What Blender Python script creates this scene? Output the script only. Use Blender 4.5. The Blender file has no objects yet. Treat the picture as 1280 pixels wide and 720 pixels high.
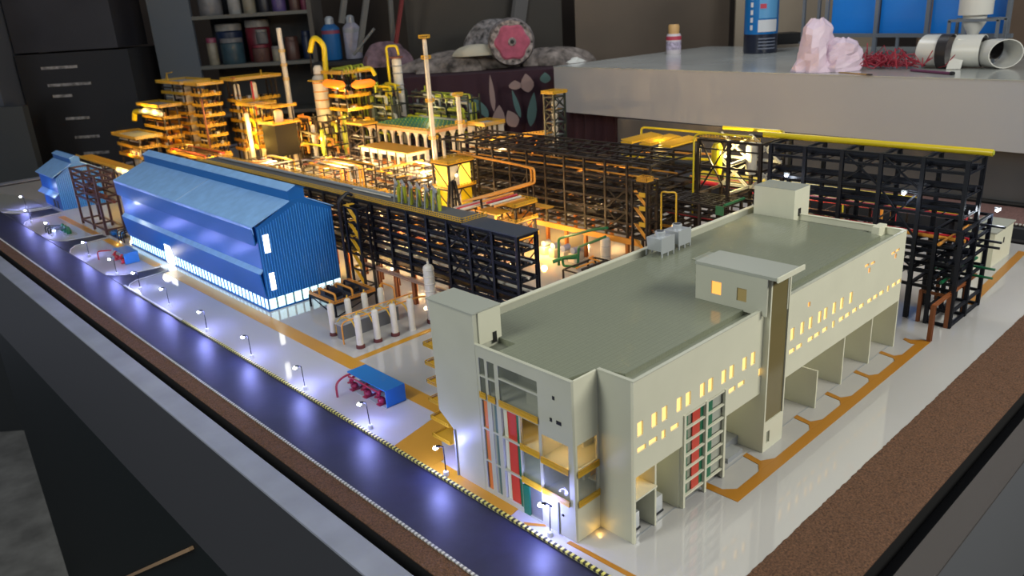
import bpy, math, random
from mathutils import Vector, Matrix
random.seed(7)
scene = bpy.context.scene
COL = scene.collection

# ------------------------------------------------------------------ camera
YAW, PITCH, ROLL = 0.83377747, -0.347109, -0.0621174
def cam_axes():
    cy, sy, cp, sp = math.cos(YAW), math.sin(YAW), math.cos(PITCH), math.sin(PITCH)
    fwd = Vector((cp*cy, cp*sy, sp)); right = Vector((sy, -cy, 0)); up = right.cross(fwd)
    r = math.cos(ROLL)*right + math.sin(ROLL)*up
    u = -math.sin(ROLL)*right + math.cos(ROLL)*up
    return r, u, fwd
r_, u_, f_ = cam_axes()
EYE = Vector((-1.0002, -0.7962, 1.0))
cd = bpy.data.cameras.new('camera'); cam = bpy.data.objects.new('camera', cd); COL.objects.link(cam)
m = Matrix((r_, u_, -f_)).transposed().to_4x4(); m.translation = EYE
cam.matrix_world = m
cd.sensor_width = 36; cd.lens = 985.1/1280*36; cd.clip_start = 0.02; cd.clip_end = 60
cd.dof.use_dof = True; cd.dof.focus_distance = 1.95; cd.dof.aperture_fstop = 6.0
scene.camera = cam

# ------------------------------------------------------------------ world, view, room light
w = bpy.data.worlds.new('workshop_air'); scene.world = w; w.use_nodes = True
w.node_tree.nodes['Background'].inputs[0].default_value = (0.80, 0.86, 1.0, 1)
w.node_tree.nodes['Background'].inputs[1].default_value = 0.20
vs = scene.view_settings
vs.view_transform = 'Standard'; vs.look = 'None'; vs.gamma = 1; vs.use_curve_mapping = False
vs.exposure = 0.0

def area(name, loc, target, sx, sy, power, color):
    l = bpy.data.lights.new(name, 'AREA'); l.shape = 'RECTANGLE'; l.size = sx; l.size_y = sy
    l.energy = power; l.color = color
    o = bpy.data.objects.new(name, l); COL.objects.link(o); o.location = loc
    o.rotation_euler = (Vector(target)-Vector(loc)).to_track_quat('-Z', 'Y').to_euler()
    return o
area('ceiling_tube_light', (1.6, -2.4, 2.2), (1.0, 0.6, 0), 2.4, 0.5, 98, (1.0, 0.97, 0.86))
area('ceiling_tube_light', (-2.9, 0.9, 2.9), (0.8, 1.4, 0.1), 1.0, 2.6, 100, (0.97, 0.98, 0.90))
area('ceiling_tube_light', (3.6, 2.2, 2.9), (3.4, 3.2, 0), 1.2, 0.3, 26, (0.92, 0.95, 1.0))

def glow(name, loc, power, color, radius=0.012):
    l = bpy.data.lights.new(name, 'POINT'); l.energy = power; l.color = color; l.shadow_soft_size = radius
    o = bpy.data.objects.new(name, l); COL.objects.link(o); o.location = loc
    return o
WARM = (1.0, 0.55, 0.11); WARMW = (1.0, 0.62, 0.27); COLD = (0.50, 0.62, 1.0)

# ------------------------------------------------------------------ materials
MATS = {}
def mat(name, col, rough=0.5, metal=0.0, emit=0.0, ecol=None, noise=0.0, nscale=30, bump=0.0, bscale=200, alpha=1.0, trans=0.0, spec=None, coat=0.0):
    if name in MATS: return MATS[name]
    mt = bpy.data.materials.new(name); mt.use_nodes = True
    nt = mt.node_tree; b = nt.nodes['Principled BSDF']
    b.inputs['Base Color'].default_value = (*col, 1); b.inputs['Roughness'].default_value = rough
    b.inputs['Metallic'].default_value = metal
    if spec is not None: b.inputs['Specular IOR Level'].default_value = spec
    if coat: b.inputs['Coat Weight'].default_value = coat; b.inputs['Coat Roughness'].default_value = 0.08
    if trans: b.inputs['Transmission Weight'].default_value = trans
    if alpha < 1: b.inputs['Alpha'].default_value = alpha
    if emit:
        b.inputs['Emission Color'].default_value = (*(ecol or col), 1); b.inputs['Emission Strength'].default_value = emit
    tc = nt.nodes.new('ShaderNodeTexCoord')
    if noise:
        n = nt.nodes.new('ShaderNodeTexNoise'); n.inputs['Scale'].default_value = nscale; n.inputs['Detail'].default_value = 4
        nt.links.new(tc.outputs['Object'], n.inputs['Vector'])
        r = nt.nodes.new('ShaderNodeValToRGB')
        r.color_ramp.elements[0].position = 0.3; r.color_ramp.elements[1].position = 0.7
        r.color_ramp.elements[0].color = (*[c*(1-noise) for c in col], 1)
        r.color_ramp.elements[1].color = (*[min(1, c*(1+noise)) for c in col], 1)
        nt.links.new(n.outputs['Fac'], r.inputs['Fac']); nt.links.new(r.outputs['Color'], b.inputs['Base Color'])
    if bump:
        n2 = nt.nodes.new('ShaderNodeTexNoise'); n2.inputs['Scale'].default_value = bscale; n2.inputs['Detail'].default_value = 3
        nt.links.new(tc.outputs['Object'], n2.inputs['Vector'])
        bp = nt.nodes.new('ShaderNodeBump'); bp.inputs['Strength'].default_value = bump; bp.inputs['Distance'].default_value = 0.004
        nt.links.new(n2.outputs['Fac'], bp.inputs['Height']); nt.links.new(bp.outputs['Normal'], b.inputs['Normal'])
    MATS[name] = mt
    return mt
acrylic = mat('white_acrylic', (0.44, 0.435, 0.43), 0.05, noise=0.02, nscale=3, spec=0.95)
road_m = mat('glossy_road', (0.018, 0.020, 0.040), 0.47, noise=0.25, nscale=14, bump=0.05, bscale=60)
lane_m = mat('yellow_lane', (0.52, 0.25, 0.015), 0.30)
lane_b = mat('orange_lane', (0.40, 0.17, 0.015), 0.30)
soil_m = mat('brown_soil', (0.105, 0.050, 0.026), 0.95, noise=0.55, nscale=230, bump=1.0, bscale=250)
gap_m = mat('black_gap', (0.006, 0.006, 0.007), 0.7)
frame_m = mat('grey_laminate', (0.25, 0.27, 0.33), 0.35, noise=0.12, nscale=9)
apron_m = mat('dark_laminate', (0.028, 0.030, 0.038), 0.5)
apron2_m = mat('grey_apron', (0.11, 0.115, 0.125), 0.5)
panel_m = mat('black_green_panel', (0.002, 0.006, 0.008), 0.5, spec=0.15)
kerb_w = mat('kerb_white', (0.60, 0.60, 0.56), 0.5)
kerb_y = mat('kerb_yellow', (0.68, 0.64, 0.16), 0.5)
kerb_k = mat('kerb_black', (0.02, 0.02, 0.02), 0.5)
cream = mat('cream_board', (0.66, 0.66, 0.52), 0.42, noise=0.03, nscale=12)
cream_shade = mat('shaded_cream_board', (0.47, 0.48, 0.39), 0.42, noise=0.03, nscale=12)  # same cream board; weaker light on the road-side faces put into the colour
cap_m = mat('roof_cap', (0.36, 0.38, 0.33), 0.25)
gutter_m = mat('roof_gutter', (0.24, 0.26, 0.20), 0.30)
blue_roof = mat('blue_roof', (0.24, 0.47, 0.84), 0.30, noise=0.10, nscale=25)
blue_wall = mat('blue_wall', (0.001, 0.115, 0.40), 0.42)
blue_rib = mat('blue_rib', (0.05, 0.27, 0.70), 0.35)
blue_box = mat('blue_box', (0.012, 0.16, 0.48), 0.45)
steel = mat('navy_steel', (0.009, 0.011, 0.018), 0.45, spec=0.3)
steel_warm = mat('warm_lit_steel', (0.026, 0.019, 0.016), 0.45, spec=0.3)  # same dark steel; warm lamplight mixed into its browner colour
steel_g = mat('green_black_steel', (0.018, 0.028, 0.026), 0.42)
brown = mat('brown_leg', (0.24, 0.075, 0.022), 0.5)
rust = mat('rust_frame', (0.20, 0.055, 0.03), 0.5)
yellow = mat('yellow_rail', (0.62, 0.36, 0.02), 0.45)
yelpipe = mat('yellow_pipe', (0.66, 0.50, 0.01), 0.28)
olive = mat('olive_vessel', (0.38, 0.42, 0.03), 0.35)
amber = mat('amber_pipe', (0.66, 0.28, 0.04), 0.35)
orange = mat('orange_deck', (0.60, 0.29, 0.02), 0.5)
white_m = mat('white_vessel', (0.60, 0.57, 0.50), 0.45, noise=0.05, nscale=40)
grey_m = mat('grey_steel', (0.30, 0.32, 0.34), 0.4)
silver = mat('silver', (0.50, 0.53, 0.56), 0.28, metal=0.4)
dkdeck = mat('dark_deck', (0.045, 0.055, 0.075), 0.45)
maroon = mat('maroon_base', (0.10, 0.02, 0.02), 0.5)
redp = mat('red_pipe', (0.45, 0.02, 0.03), 0.35)
crimson = mat('crimson_pump', (0.30, 0.015, 0.05), 0.35)
green_m = mat('green_pipe', (0.005, 0.13, 0.05), 0.4)
green_r = mat('green_roof', (0.01, 0.16, 0.09), 0.5)
bluish = mat('lilac_motor', (0.20, 0.25, 0.42), 0.4)
red_pan = mat('red_panel', (0.55, 0.05, 0.03), 0.4)
org_pan = mat('orange_panel', (0.70, 0.20, 0.05), 0.4)
grn_pan = mat('green_panel', (0.01, 0.14, 0.07), 0.4)
teal_pan = mat('teal_panel', (0.10, 0.18, 0.18), 0.4)
bronze = mat('bronze_glass', (0.17, 0.14, 0.06), 0.12)
glass = mat('smoked_glass', (0.30, 0.33, 0.28), 0.06, alpha=0.22)
black_m = mat('black_hole', (0.01, 0.01, 0.01), 0.5)
lit_y = mat('lit_window', (0.9, 0.6, 0.2), 0.4, emit=1.15, ecol=(1.0, 0.62, 0.20))
lit_o = mat('lit_orange_window', (0.9, 0.4, 0.1), 0.4, emit=1.0, ecol=(1.0, 0.42, 0.08))
lit_c = mat('lit_hall_window', (0.6, 0.9, 1.0), 0.4, emit=1.7, ecol=(0.62, 0.93, 1.0))
lit_w = mat('lit_hall_opening', (0.9, 0.95, 1.0), 0.4, emit=3.0, ecol=(1.0, 0.97, 0.85))
lens_m = mat('lamp_lens', (1, 1, 1), 0.4, emit=40, ecol=(0.85, 0.92, 1.0))
bulb_m = mat('warm_bulb', (1, 0.8, 0.5), 0.4, emit=14, ecol=(1.0, 0.72, 0.30))
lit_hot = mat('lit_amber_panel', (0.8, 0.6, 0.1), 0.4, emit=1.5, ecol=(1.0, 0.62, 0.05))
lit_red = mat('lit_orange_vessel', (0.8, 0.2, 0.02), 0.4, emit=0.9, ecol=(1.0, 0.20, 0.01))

def tile_mat():
    mt = bpy.data.materials.new('roof_tile'); mt.use_nodes = True; nt = mt.node_tree; b = nt.nodes['Principled BSDF']
    b.inputs['Roughness'].default_value = 0.13
    tc = nt.nodes.new('ShaderNodeTexCoord'); mp = nt.nodes.new('ShaderNodeMapping')
    mp.inputs['Rotation'].default_value = (0, 0, math.pi/2)
    br = nt.nodes.new('ShaderNodeTexBrick'); br.offset = 0
    br.inputs['Scale'].default_value = 1; br.inputs['Brick Width'].default_value = 0.012; br.inputs['Row Height'].default_value = 0.006
    br.inputs['Mortar Size'].default_value = 0.0007; br.inputs['Mortar Smooth'].default_value = 0.6
    br.inputs['Color1'].default_value = (0.225, 0.245, 0.175, 1); br.inputs['Color2'].default_value = (0.215, 0.235, 0.170, 1)
    br.inputs['Mortar'].default_value = (0.185, 0.205, 0.15, 1)
    nt.links.new(tc.outputs['Object'], mp.inputs[0]); nt.links.new(mp.outputs[0], br.inputs['Vector'])
    nt.links.new(br.outputs['Color'], b.inputs['Base Color'])
    bp = nt.nodes.new('ShaderNodeBump'); bp.inputs['Strength'].default_value = 0.35; bp.inputs['Distance'].default_value = 0.0008; bp.invert = True
    nt.links.new(br.outputs['Fac'], bp.inputs['Height']); nt.links.new(bp.outputs[0], b.inputs['Normal'])
    return mt
tile = tile_mat()
bulb_lights = []

# ------------------------------------------------------------------ mesh helpers
class MB:
    def __init__(s): s.v = []; s.f = []
    def quadbox(s, c):  # 8 corners: bottom 4 ccw, top 4 ccw
        n = len(s.v); s.v += [tuple(p) for p in c]
        s.f += [(n+3, n+2, n+1, n), (n+4, n+5, n+6, n+7), (n, n+1, n+5, n+4), (n+1, n+2, n+6, n+5), (n+2, n+3, n+7, n+6), (n+3, n, n+4, n+7)]
        return s
    def box(s, x0, x1, y0, y1, z0, z1):
        return s.quadbox([(x0, y0, z0), (x1, y0, z0), (x1, y1, z0), (x0, y1, z0), (x0, y0, z1), (x1, y0, z1), (x1, y1, z1), (x0, y1, z1)])
    def prism(s, poly, z0, z1):
        n = len(s.v); k = len(poly)
        s.v += [(x, y, z0) for x, y in poly] + [(x, y, z1) for x, y in poly]
        s.f.append(tuple(range(n+k-1, n-1, -1))); s.f.append(tuple(range(n+k, n+2*k)))
        for i in range(k): j = (i+1) % k; s.f.append((n+i, n+j, n+k+j, n+k+i))
        return s
    def extr(s, poly, axis, a, b):  # poly in the plane across the axis ('x': (y,z), 'y': (x,z))
        n = len(s.v); k = len(poly)
        if axis == 'y': s.v += [(p, a, q) for p, q in poly] + [(p, b, q) for p, q in poly]
        else: s.v += [(a, p, q) for p, q in poly] + [(b, p, q) for p, q in poly]
        s.f.append(tuple(range(n+k-1, n-1, -1))); s.f.append(tuple(range(n+k, n+2*k)))
        for i in range(k): j = (i+1) % k; s.f.append((n+i, n+j, n+k+j, n+k+i))
        return s
    def rings(s, rings, cap=True):
        n = len(s.v); k = len(rings[0])
        for r in rings: s.v += [tuple(p) for p in r]
        for a in range(len(rings)-1):
            for i in range(k):
                j = (i+1) % k; s.f.append((n+a*k+i, n+a*k+j, n+(a+1)*k+j, n+(a+1)*k+i))
        if cap:
            s.f.append(tuple(n+i for i in range(k-1, -1, -1))); m_ = n+(len(rings)-1)*k; s.f.append(tuple(m_+i for i in range(k)))
        return s
    def tube(s, pts, r, n=8, rr=None):
        pts = [Vector(p) for p in pts]; R = []; prev = None
        for i, p in enumerate(pts):
            if i == 0: t = pts[1]-p
            elif i == len(pts)-1: t = p-pts[i-1]
            else: t = (pts[i+1]-p).normalized()+(p-pts[i-1]).normalized()
            t.normalize()
            if prev is None:
                a = Vector((0, 0, 1)) if abs(t.z) < 0.9 else Vector((1, 0, 0))
                u = t.cross(a).normalized()
            else: u = (prev-t*prev.dot(t)).normalized()
            prev = u; v = t.cross(u); q = rr[i] if rr else r
            if 0 < i < len(pts)-1:
                cs = (pts[i+1]-p).normalized().dot((p-pts[i-1]).normalized()); q = q
            R.append([p+u*(q*math.cos(2*math.pi*k/n))+v*(q*math.sin(2*math.pi*k/n)) for k in range(n)])
        return s.rings(R)
    def lathe(s, x, y, prof, n=16):
        R = [[(x+r*math.cos(2*math.pi*k/n), y+r*math.sin(2*math.pi*k/n), z) for k in range(n)] for r, z in prof]
        return s.rings(R)
    def bar(s, p, q, w_, h=None):
        h = h or w_; p = Vector(p); q = Vector(q); t = (q-p).normalized()
        a = Vector((0, 0, 1)) if abs(t.z) < 0.95 else Vector((0, 1, 0))
        u = t.cross(a).normalized()*w_/2; v = u.cross(t).normalized()*h/2
        return s.rings([[p+u+v, p-u+v, p-u-v, p+u-v], [q+u+v, q-u+v, q-u-v, q+u-v]])
    def build(s, name, mt, parent=None, smooth=False, kind=None, label=None):
        me = bpy.data.meshes.new(name); me.from_pydata(s.v, [], s.f); me.materials.append(mt)
        if smooth: me.shade_smooth() if hasattr(me, 'shade_smooth') else None
        if smooth:
            try: me.set_sharp_from_angle(angle=0.7)
            except Exception: pass
        o = bpy.data.objects.new(name, me); COL.objects.link(o)
        if parent: o.parent = parent
        if kind: o['kind'] = kind
        if label: o['label'] = label
        return o

def bend(pts, r, k=4):
    """round the corners of a path"""
    P = [Vector(p) for p in pts]; out = [P[0]]
    for i in range(1, len(P)-1):
        a = (P[i-1]-P[i]); b = (P[i+1]-P[i]); q = min(r, a.length*0.45, b.length*0.45)
        s0 = P[i]+a.normalized()*q; s1 = P[i]+b.normalized()*q
        for j in range(k+1):
            t = j/k; out.append((1-t)**2*s0+2*t*(1-t)*P[i]+t*t*s1)
    out.append(P[-1]); return out

def thing(name, label, cat, loc=(0, 0, 0), group=None):
    o = bpy.data.objects.new(name, None); COL.objects.link(o); o.empty_display_size = 0.02
    o.location = loc; o['label'] = label; o['category'] = cat
    if group: o['group'] = group
    return o
def tag(o, label, cat, group=None):
    o['label'] = label; o['category'] = cat
    if group: o['group'] = group
    return o
class Kit:
    """parts of one thing, given in scene coordinates; the thing's Empty stands at its base"""
    def __init__(s, name, label, cat, base, group=None):
        s.e = thing(name, label, cat, base, group); s.b = Vector(base); s.n = {}
    def add(s, name, mb, mt, smooth=False, kind=None, label=None, parent=None):
        par = parent or s.e
        off = s.b if parent is None else s.b
        mb.v = [tuple(Vector(v)-off) for v in mb.v]
        return mb.build(name, mt, par, smooth, kind, label)
    def box(s, name, x0, x1, y0, y1, z0, z1, mt, **k): return s.add(name, MB().box(x0, x1, y0, y1, z0, z1), mt, **k)
    def tube(s, name, pts, r, mt, n=8, **k): return s.add(name, MB().tube(pts, r, n), mt, smooth=True, **k)
    def beam(s, name, p, q, w_, mt):
        """an H-section member from p to q; alike members share one mesh"""
        p = Vector(p)-s.b; q = Vector(q)-s.b; d = q-p; L = d.length; t = d/L
        key = 'hsec_'+mt.name
        me = HS.get(key)
        if me is None:
            o_ = [(-.5, -.5), (.5, -.5), (.5, -.28), (.16, -.28), (.16, .28), (.5, .28), (.5, .5), (-.5, .5), (-.5, .28), (-.16, .28), (-.16, -.28), (-.5, -.28)]
            v = [(x, y, 0) for x, y in o_]+[(x, y, 1) for x, y in o_]
            f = [(i, (i+1) % 12, 12+(i+1) % 12, 12+i) for i in range(12)]
            f += [(2, 1, 0, 11), (10, 3, 2, 11), (9, 4, 3, 10), (8, 5, 4, 9), (8, 7, 6, 5)]
            f += [(12, 13, 14, 23), (23, 14, 15, 22), (22, 15, 16, 21), (21, 16, 17, 20), (17, 18, 19, 20)]
            me = bpy.data.meshes.new('h_section'); me.from_pydata(v, [], f); me.materials.append(mt); HS[key] = me
        o = bpy.data.objects.new(name, me); COL.objects.link(o); o.parent = s.e
        a = Vector((0, 0, 1)) if abs(t.z) < 0.9 else Vector((1, 0, 0))
        x = a.cross(t).normalized(); y = t.cross(x)
        mm = Matrix((x*w_, y*w_, t*L)).transposed().to_4x4(); mm.translation = p
        o.matrix_local = mm
        return o
HS = {}

def rail_mb(mb, pts, h=0.010, step=0.012, wv=0.0011, closed=False, kick=True):
    """handrail of balusters and rails along a level path, standing on z of the points"""
    P = [Vector(p) for p in pts]
    if closed: P.append(P[0])
    for a, b in zip(P[:-1], P[1:]):
        L = (b-a).length; n = max(1, int(L/step))
        for zz in (h, h*0.5): mb.bar(a+Vector((0, 0, zz)), b+Vector((0, 0, zz)), wv, wv)
        if kick: mb.bar(a+Vector((0, 0, 0.001)), b+Vector((0, 0, 0.001)), wv, 0.003)
        for i in range(n+1):
            p = a.lerp(b, i/n); mb.bar(p, p+Vector((0, 0, h)), wv, wv)
    return mb

def wall_holes(axis, c0, c1, u0, u1, z0, z1, holes):
    """a wall slab with openings: holes are (ua, ub, za, zb)"""
    us = sorted({u0, u1, *[h[0] for h in holes if u0 < h[0] < u1], *[h[1] for h in holes if u0 < h[1] < u1]})
    zs = sorted({z0, z1, *[h[2] for h in holes if z0 < h[2] < z1], *[h[3] for h in holes if z0 < h[3] < z1]})
    mb = MB()
    for i in range(len(us)-1):
        run = None
        for j in range(len(zs)-1):
            cu = (us[i]+us[i+1])/2; cz = (zs[j]+zs[j+1])/2
            solid = not any(h[0] < cu < h[1] and h[2] < cz < h[3] for h in holes)
            if solid:
                run = (run[0], zs[j+1]) if run else (zs[j], zs[j+1])
            if (not solid or j == len(zs)-2) and run:
                if axis == 'y': mb.box(us[i], us[i+1], c0, c1, run[0], run[1])
                else: mb.box(c0, c1, us[i], us[i+1], run[0], run[1])
                run = None
    return mb

# ------------------------------------------------------------------ the room
FZ = -2.45
CY, SY = math.cos(YAW), math.sin(YAW)
def room(r, d, z):   # the workshop's own axes: r along its rear wall, d towards it
    return Vector((EYE.x+SY*r+CY*d, EYE.y-CY*r+SY*d, z))
def room_box(mb, r0, r1, d0, d1, z0, z1):
    return mb.quadbox([room(r0, d0, z0), room(r1, d0, z0), room(r1, d1, z0), room(r0, d1, z0), room(r0, d0, z1), room(r1, d0, z1), room(r1, d1, z1), room(r0, d1, z1)])
def struct(name, mb, mt):
    o = mb.build(name, mt); o['kind'] = 'structure'; return o
concrete = mat('concrete_floor', (0.27, 0.265, 0.245), 0.85, noise=0.35, nscale=4, bump=0.4, bscale=30)
wallbrown = mat('brown_wall', (0.085, 0.062, 0.045), 0.8, noise=0.12, nscale=2)
struct('floor', room_box(MB(), -7, 7, -3.5, 9.6, FZ-0.05, FZ), concrete)
struct('wall_rear', room_box(MB(), -7, 7, 9.5, 9.6, FZ, 3.0), wallbrown)

# ------------------------------------------------------------------ display table of the plant model
XE, YE = 2.42, 5.62
K = Kit('display_table', 'long dark laminate display table that carries the lit plant model', 'table', (0.9, 2.4, FZ))
X0, Y0 = -0.412, -0.447
K.add('apron', MB().box(X0, X0+0.02, Y0, YE+0.14, -0.44, 0.0), apron_m, label='dark side apron along the road')
K.add('apron', MB().box(X0+0.02, XE+0.05, Y0, Y0+0.02, -0.44, 0.0), apron2_m, label='grey side apron behind the cream building')
K.add('apron', MB().box(X0+0.02, XE+0.05, YE+0.12, YE+0.14, -0.44, 0.0), apron_m)
K.add('apron', MB().box(XE+0.03, XE+0.05, Y0+0.02, YE+0.12, -0.44, 0.0), apron_m)
fr = 0.0
K.add('frame_rail', MB().prism([(X0-.001, Y0-.001), (-0.351, Y0+0.055), (-0.351, YE+0.10), (X0-.001, YE+0.141)], 0.0, 0.006), frame_m)
K.add('frame_rail', MB().prism([(X0-.001, Y0-.001), (XE+0.05, Y0-.001), (XE+0.05, -0.394), (-0.351, -0.394)], 0.0, 0.006), mat('warm_grey_rail', (0.062, 0.055, 0.052), 0.45))
K.add('frame_rail', MB().prism([(-0.351, YE+0.05), (XE+0.05, YE+0.05), (XE+0.05, YE+0.14), (X0, YE+0.14)], 0.0, 0.006), frame_m)
K.add('frame_rail', MB().box(XE+0.015, XE+0.05, -0.394, YE+0.05, -0.02, 0.004), gap_m)
K.box('well_floor', X0+0.02, XE+0.03, Y0+0.02, YE+0.12, -0.06, -0.05, gap_m)
K.box('support_panel', X0+0.05, X0+0.07, 0.15, 4.38, FZ, -0.44, panel_m)
K.box('support_panel', X0+0.07, XE-0.1, 4.36, 4.38, FZ, -0.44, panel_m)
K.box('support_panel', XE-0.12, XE-0.1, 0.15, 4.36, FZ, -0.44, panel_m)
K.box('underside', X0+0.02, XE+0.03, Y0+0.02, YE+0.12, -0.44, -0.43, panel_m)
pl = MB().bar((-0.372, 4.24, -2.445), (-0.372, 1.516, -0.598), 0.016, 0.012)
tag(pl.build('timber_strip', mat('pale_timber', (0.35, 0.22, 0.12), 0.7)), 'long thin pale timber strip leaning against the dark table panel', 'strip')

# ------------------------------------------------------------------ model base
K = Kit('model_base', 'glossy white model base with road, brown verge and yellow lanes', 'model base', (0.9, 2.4, -0.05))
RX0, RX1 = -0.270, -0.108
K.box('ground_sheet', RX1, XE, -0.205, YE, -0.045, 0.0, acrylic)
K.add('road', MB().prism([(RX0, -0.205), (RX1, -0.205), (RX1, YE), (RX0, YE)], -0.045, -0.003), road_m)
# brown verge with an irregular surface
def verge(u0, u1, v0, v1, along, step=0.010, amp=0.0045, edge=0.0):
    nu = max(2, int((u1-u0)/step)); nv = max(2, int((v1-v0)/step)); mb = MB()
    for i in range(nu+1):
        for j in range(nv+1):
            a = u0+(u1-u0)*i/nu; b = v0+(v1-v0)*j/nv
            if edge and ((along == 'y' and j == nv)): b += random.uniform(-edge, edge)
            z = 0.002+random.uniform(-amp, amp)*0.6
            if i in (0, nu) or j in (0, nv): z = 0.001
            mb.v.append((a, b, z))
    for i in range(nu):
        for j in range(nv):
            k = i*(nv+1)+j; mb.f.append((k, k+nv+1, k+nv+2, k+1))
    n = len(mb.v); mb.box(u0+.0005, u1-.0005, v0+.0005, v1-.003, -0.003, -0.001)
    return mb
K.box('black_skirt', -0.3195, RX0, -0.3525, YE, -0.049, -0.0031, gap_m); K.box('black_skirt', RX0, XE, -0.3525, -0.206, -0.049, -0.0031, gap_m)
K.add('soil_verge', verge(-0.320, RX0, -0.353, YE, 'x'), soil_m, smooth=True)
K.add('soil_verge', verge(RX0, XE, -0.353, -0.203, 'y', edge=0.0012), soil_m, smooth=True)
# dotted kerbs
def dots(x, y0, y1, wv, pitch, h, mA, mB_, nameA, nameB, z=0.0):
    A = MB(); B = MB(); n = int((y1-y0)/pitch)
    for i in range(n):
        a = y0+i*pitch; (A if i % 2 else B).box(x-wv/2, x+wv/2, a, a+pitch, z, z+h)
    K.add(nameA, A, mA, kind='stuff'); K.add(nameB, B, mB_, kind='stuff')
dots(RX0, -0.205, 2.2, 0.006, 0.0055, 0.0045, kerb_w, mat('kerb_grey', (0.18, 0.18, 0.18), 0.6), 'kerb_block', 'kerb_joint')
K.box('kerb_line', RX0-0.003, RX0+0.003, 2.2, YE, 0, 0.0045, kerb_w)
dots(RX1+0.002, -0.205, 1.95, 0.008, 0.0065, 0.005, kerb_y, kerb_k, 'kerb_block', 'kerb_joint')
K.box('kerb_line', RX1-0.002, RX1+0.005, 1.95, 2.55, 0, 0.005, kerb_w)
# road bays between the rounded islands on the far left
def island_gap(x1, y0, y1, tip=0.08):
    K.add('side_road', MB().prism([(RX1, y0-tip), (-0.085, y0-tip*0.4), (-0.05, y0), (x1, y0+0.02), (x1, y1-0.02), (-0.05, y1), (-0.085, y1+tip*0.4), (RX1, y1+tip)], 0.0, 0.0012), road_m)
    K.add('kerb_line', MB().tube([(RX1, y0-tip, .003), (-0.085, y0-tip*0.4, .003), (-0.05, y0, .003), (x1, y0+0.02, .003)], 0.002, 5), kerb_w)
    K.add('kerb_line', MB().tube([(RX1, y1+tip, .003), (-0.085, y1+tip*0.4, .003), (-0.05, y1, .003), (x1, y1-0.02, .003)], 0.002, 5), kerb_w)
island_gap(0.09, 2.58, 2.70); island_gap(0.11, 3.42, 3.56, 0.12); island_gap(0.12, 4.28, 4.52, 0.12)
K.add('kerb_line', MB().tube([(RX1, 4.64, .003), (0.02, 4.56, .003), (0.12, 4.55, .003), (0.24, 4.7, .003), (0.26, 5.0, .003)], 0.003, 5), kerb_w)
# yellow lanes
def lane(poly, mt=lane_m, z=0.0008): K.add('yellow_lane', MB().prism(poly, 0.0, z), mt)
lane([(0.071, 0.60), (0.121, 0.60), (0.121, 2.58), (0.071, 2.58)], lane_m)
lane([(0.075, 2.72), (0.11, 2.72), (0.11, 3.42), (0.075, 3.42)]); lane([(0.075, 3.58), (0.11, 3.58), (0.11, 4.2), (0.075, 4.2)])
lane([(0.121, 1.153), (0.56, 1.165), (0.56, 1.185), (0.121, 1.18)])
lane([(-0.100, 0.52), (-0.100, 0.66), (0.071, 0.70), (0.071, 0.60), (0.0, 0.60), (-0.055, 0.52)], lane_m, 0.001)
lane([(-0.100, 0.245), (-0.066, 0.25), (-0.066, 0.52), (-0.100, 0.52)]) 
lane([(-0.085, 0.10), (-0.075, 0.10), (-0.060, -0.20), (-0.072, -0.20)], lane_b); lane([(-0.1, 0.20), (-0.075, 0.165), (-0.07, 0.17), (-0.095, 0.21)], lane_b)
lane([(0.25, -0.073), (1.292, -0.068), (1.292, -0.040), (0.29, -0.047), (0.268, -0.025), (0.268, 0.10), (0.246, 0.10)], lane_b)
for x in (0.409, 0.640, 0.801, 0.966, 1.127):
    lane([(x-0.03, -0.046), (x-0.008, -0.032), (x, 0.012), (x+0.017, 0.012), (x+0.008, -0.028), (x+0.045, -0.050)], lane_b, 0.0011)
lane([(1.252, -0.046), (1.245, -0.03), (1.262, -0.002), (1.275, -0.002), (1.272, -0.02), (1.29, -0.046)], lane_b, 0.0011)
lane([(1.66, -0.062), (2.33, -0.030), (2.33, -0.002), (1.66, -0.034)], lane_b)
for x0, x1 in ((0.0, 0.30), (0.315, 0.44), (0.555, 1.2)):
    K.box('floor_line', x0, x1, 0.010, 0.013, 0, 0.0007, grey_m)
# ghost slabs of grey drive on the left far part
K.add('far_road', MB().prism([(RX1, 4.66), (0.10, 4.6), (0.10, 5.0), (0.0, 5.5), (RX1, 5.5)], 0.0, 0.001), mat('grey_drive', (0.25, 0.26, 0.24), 0.35))

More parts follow.
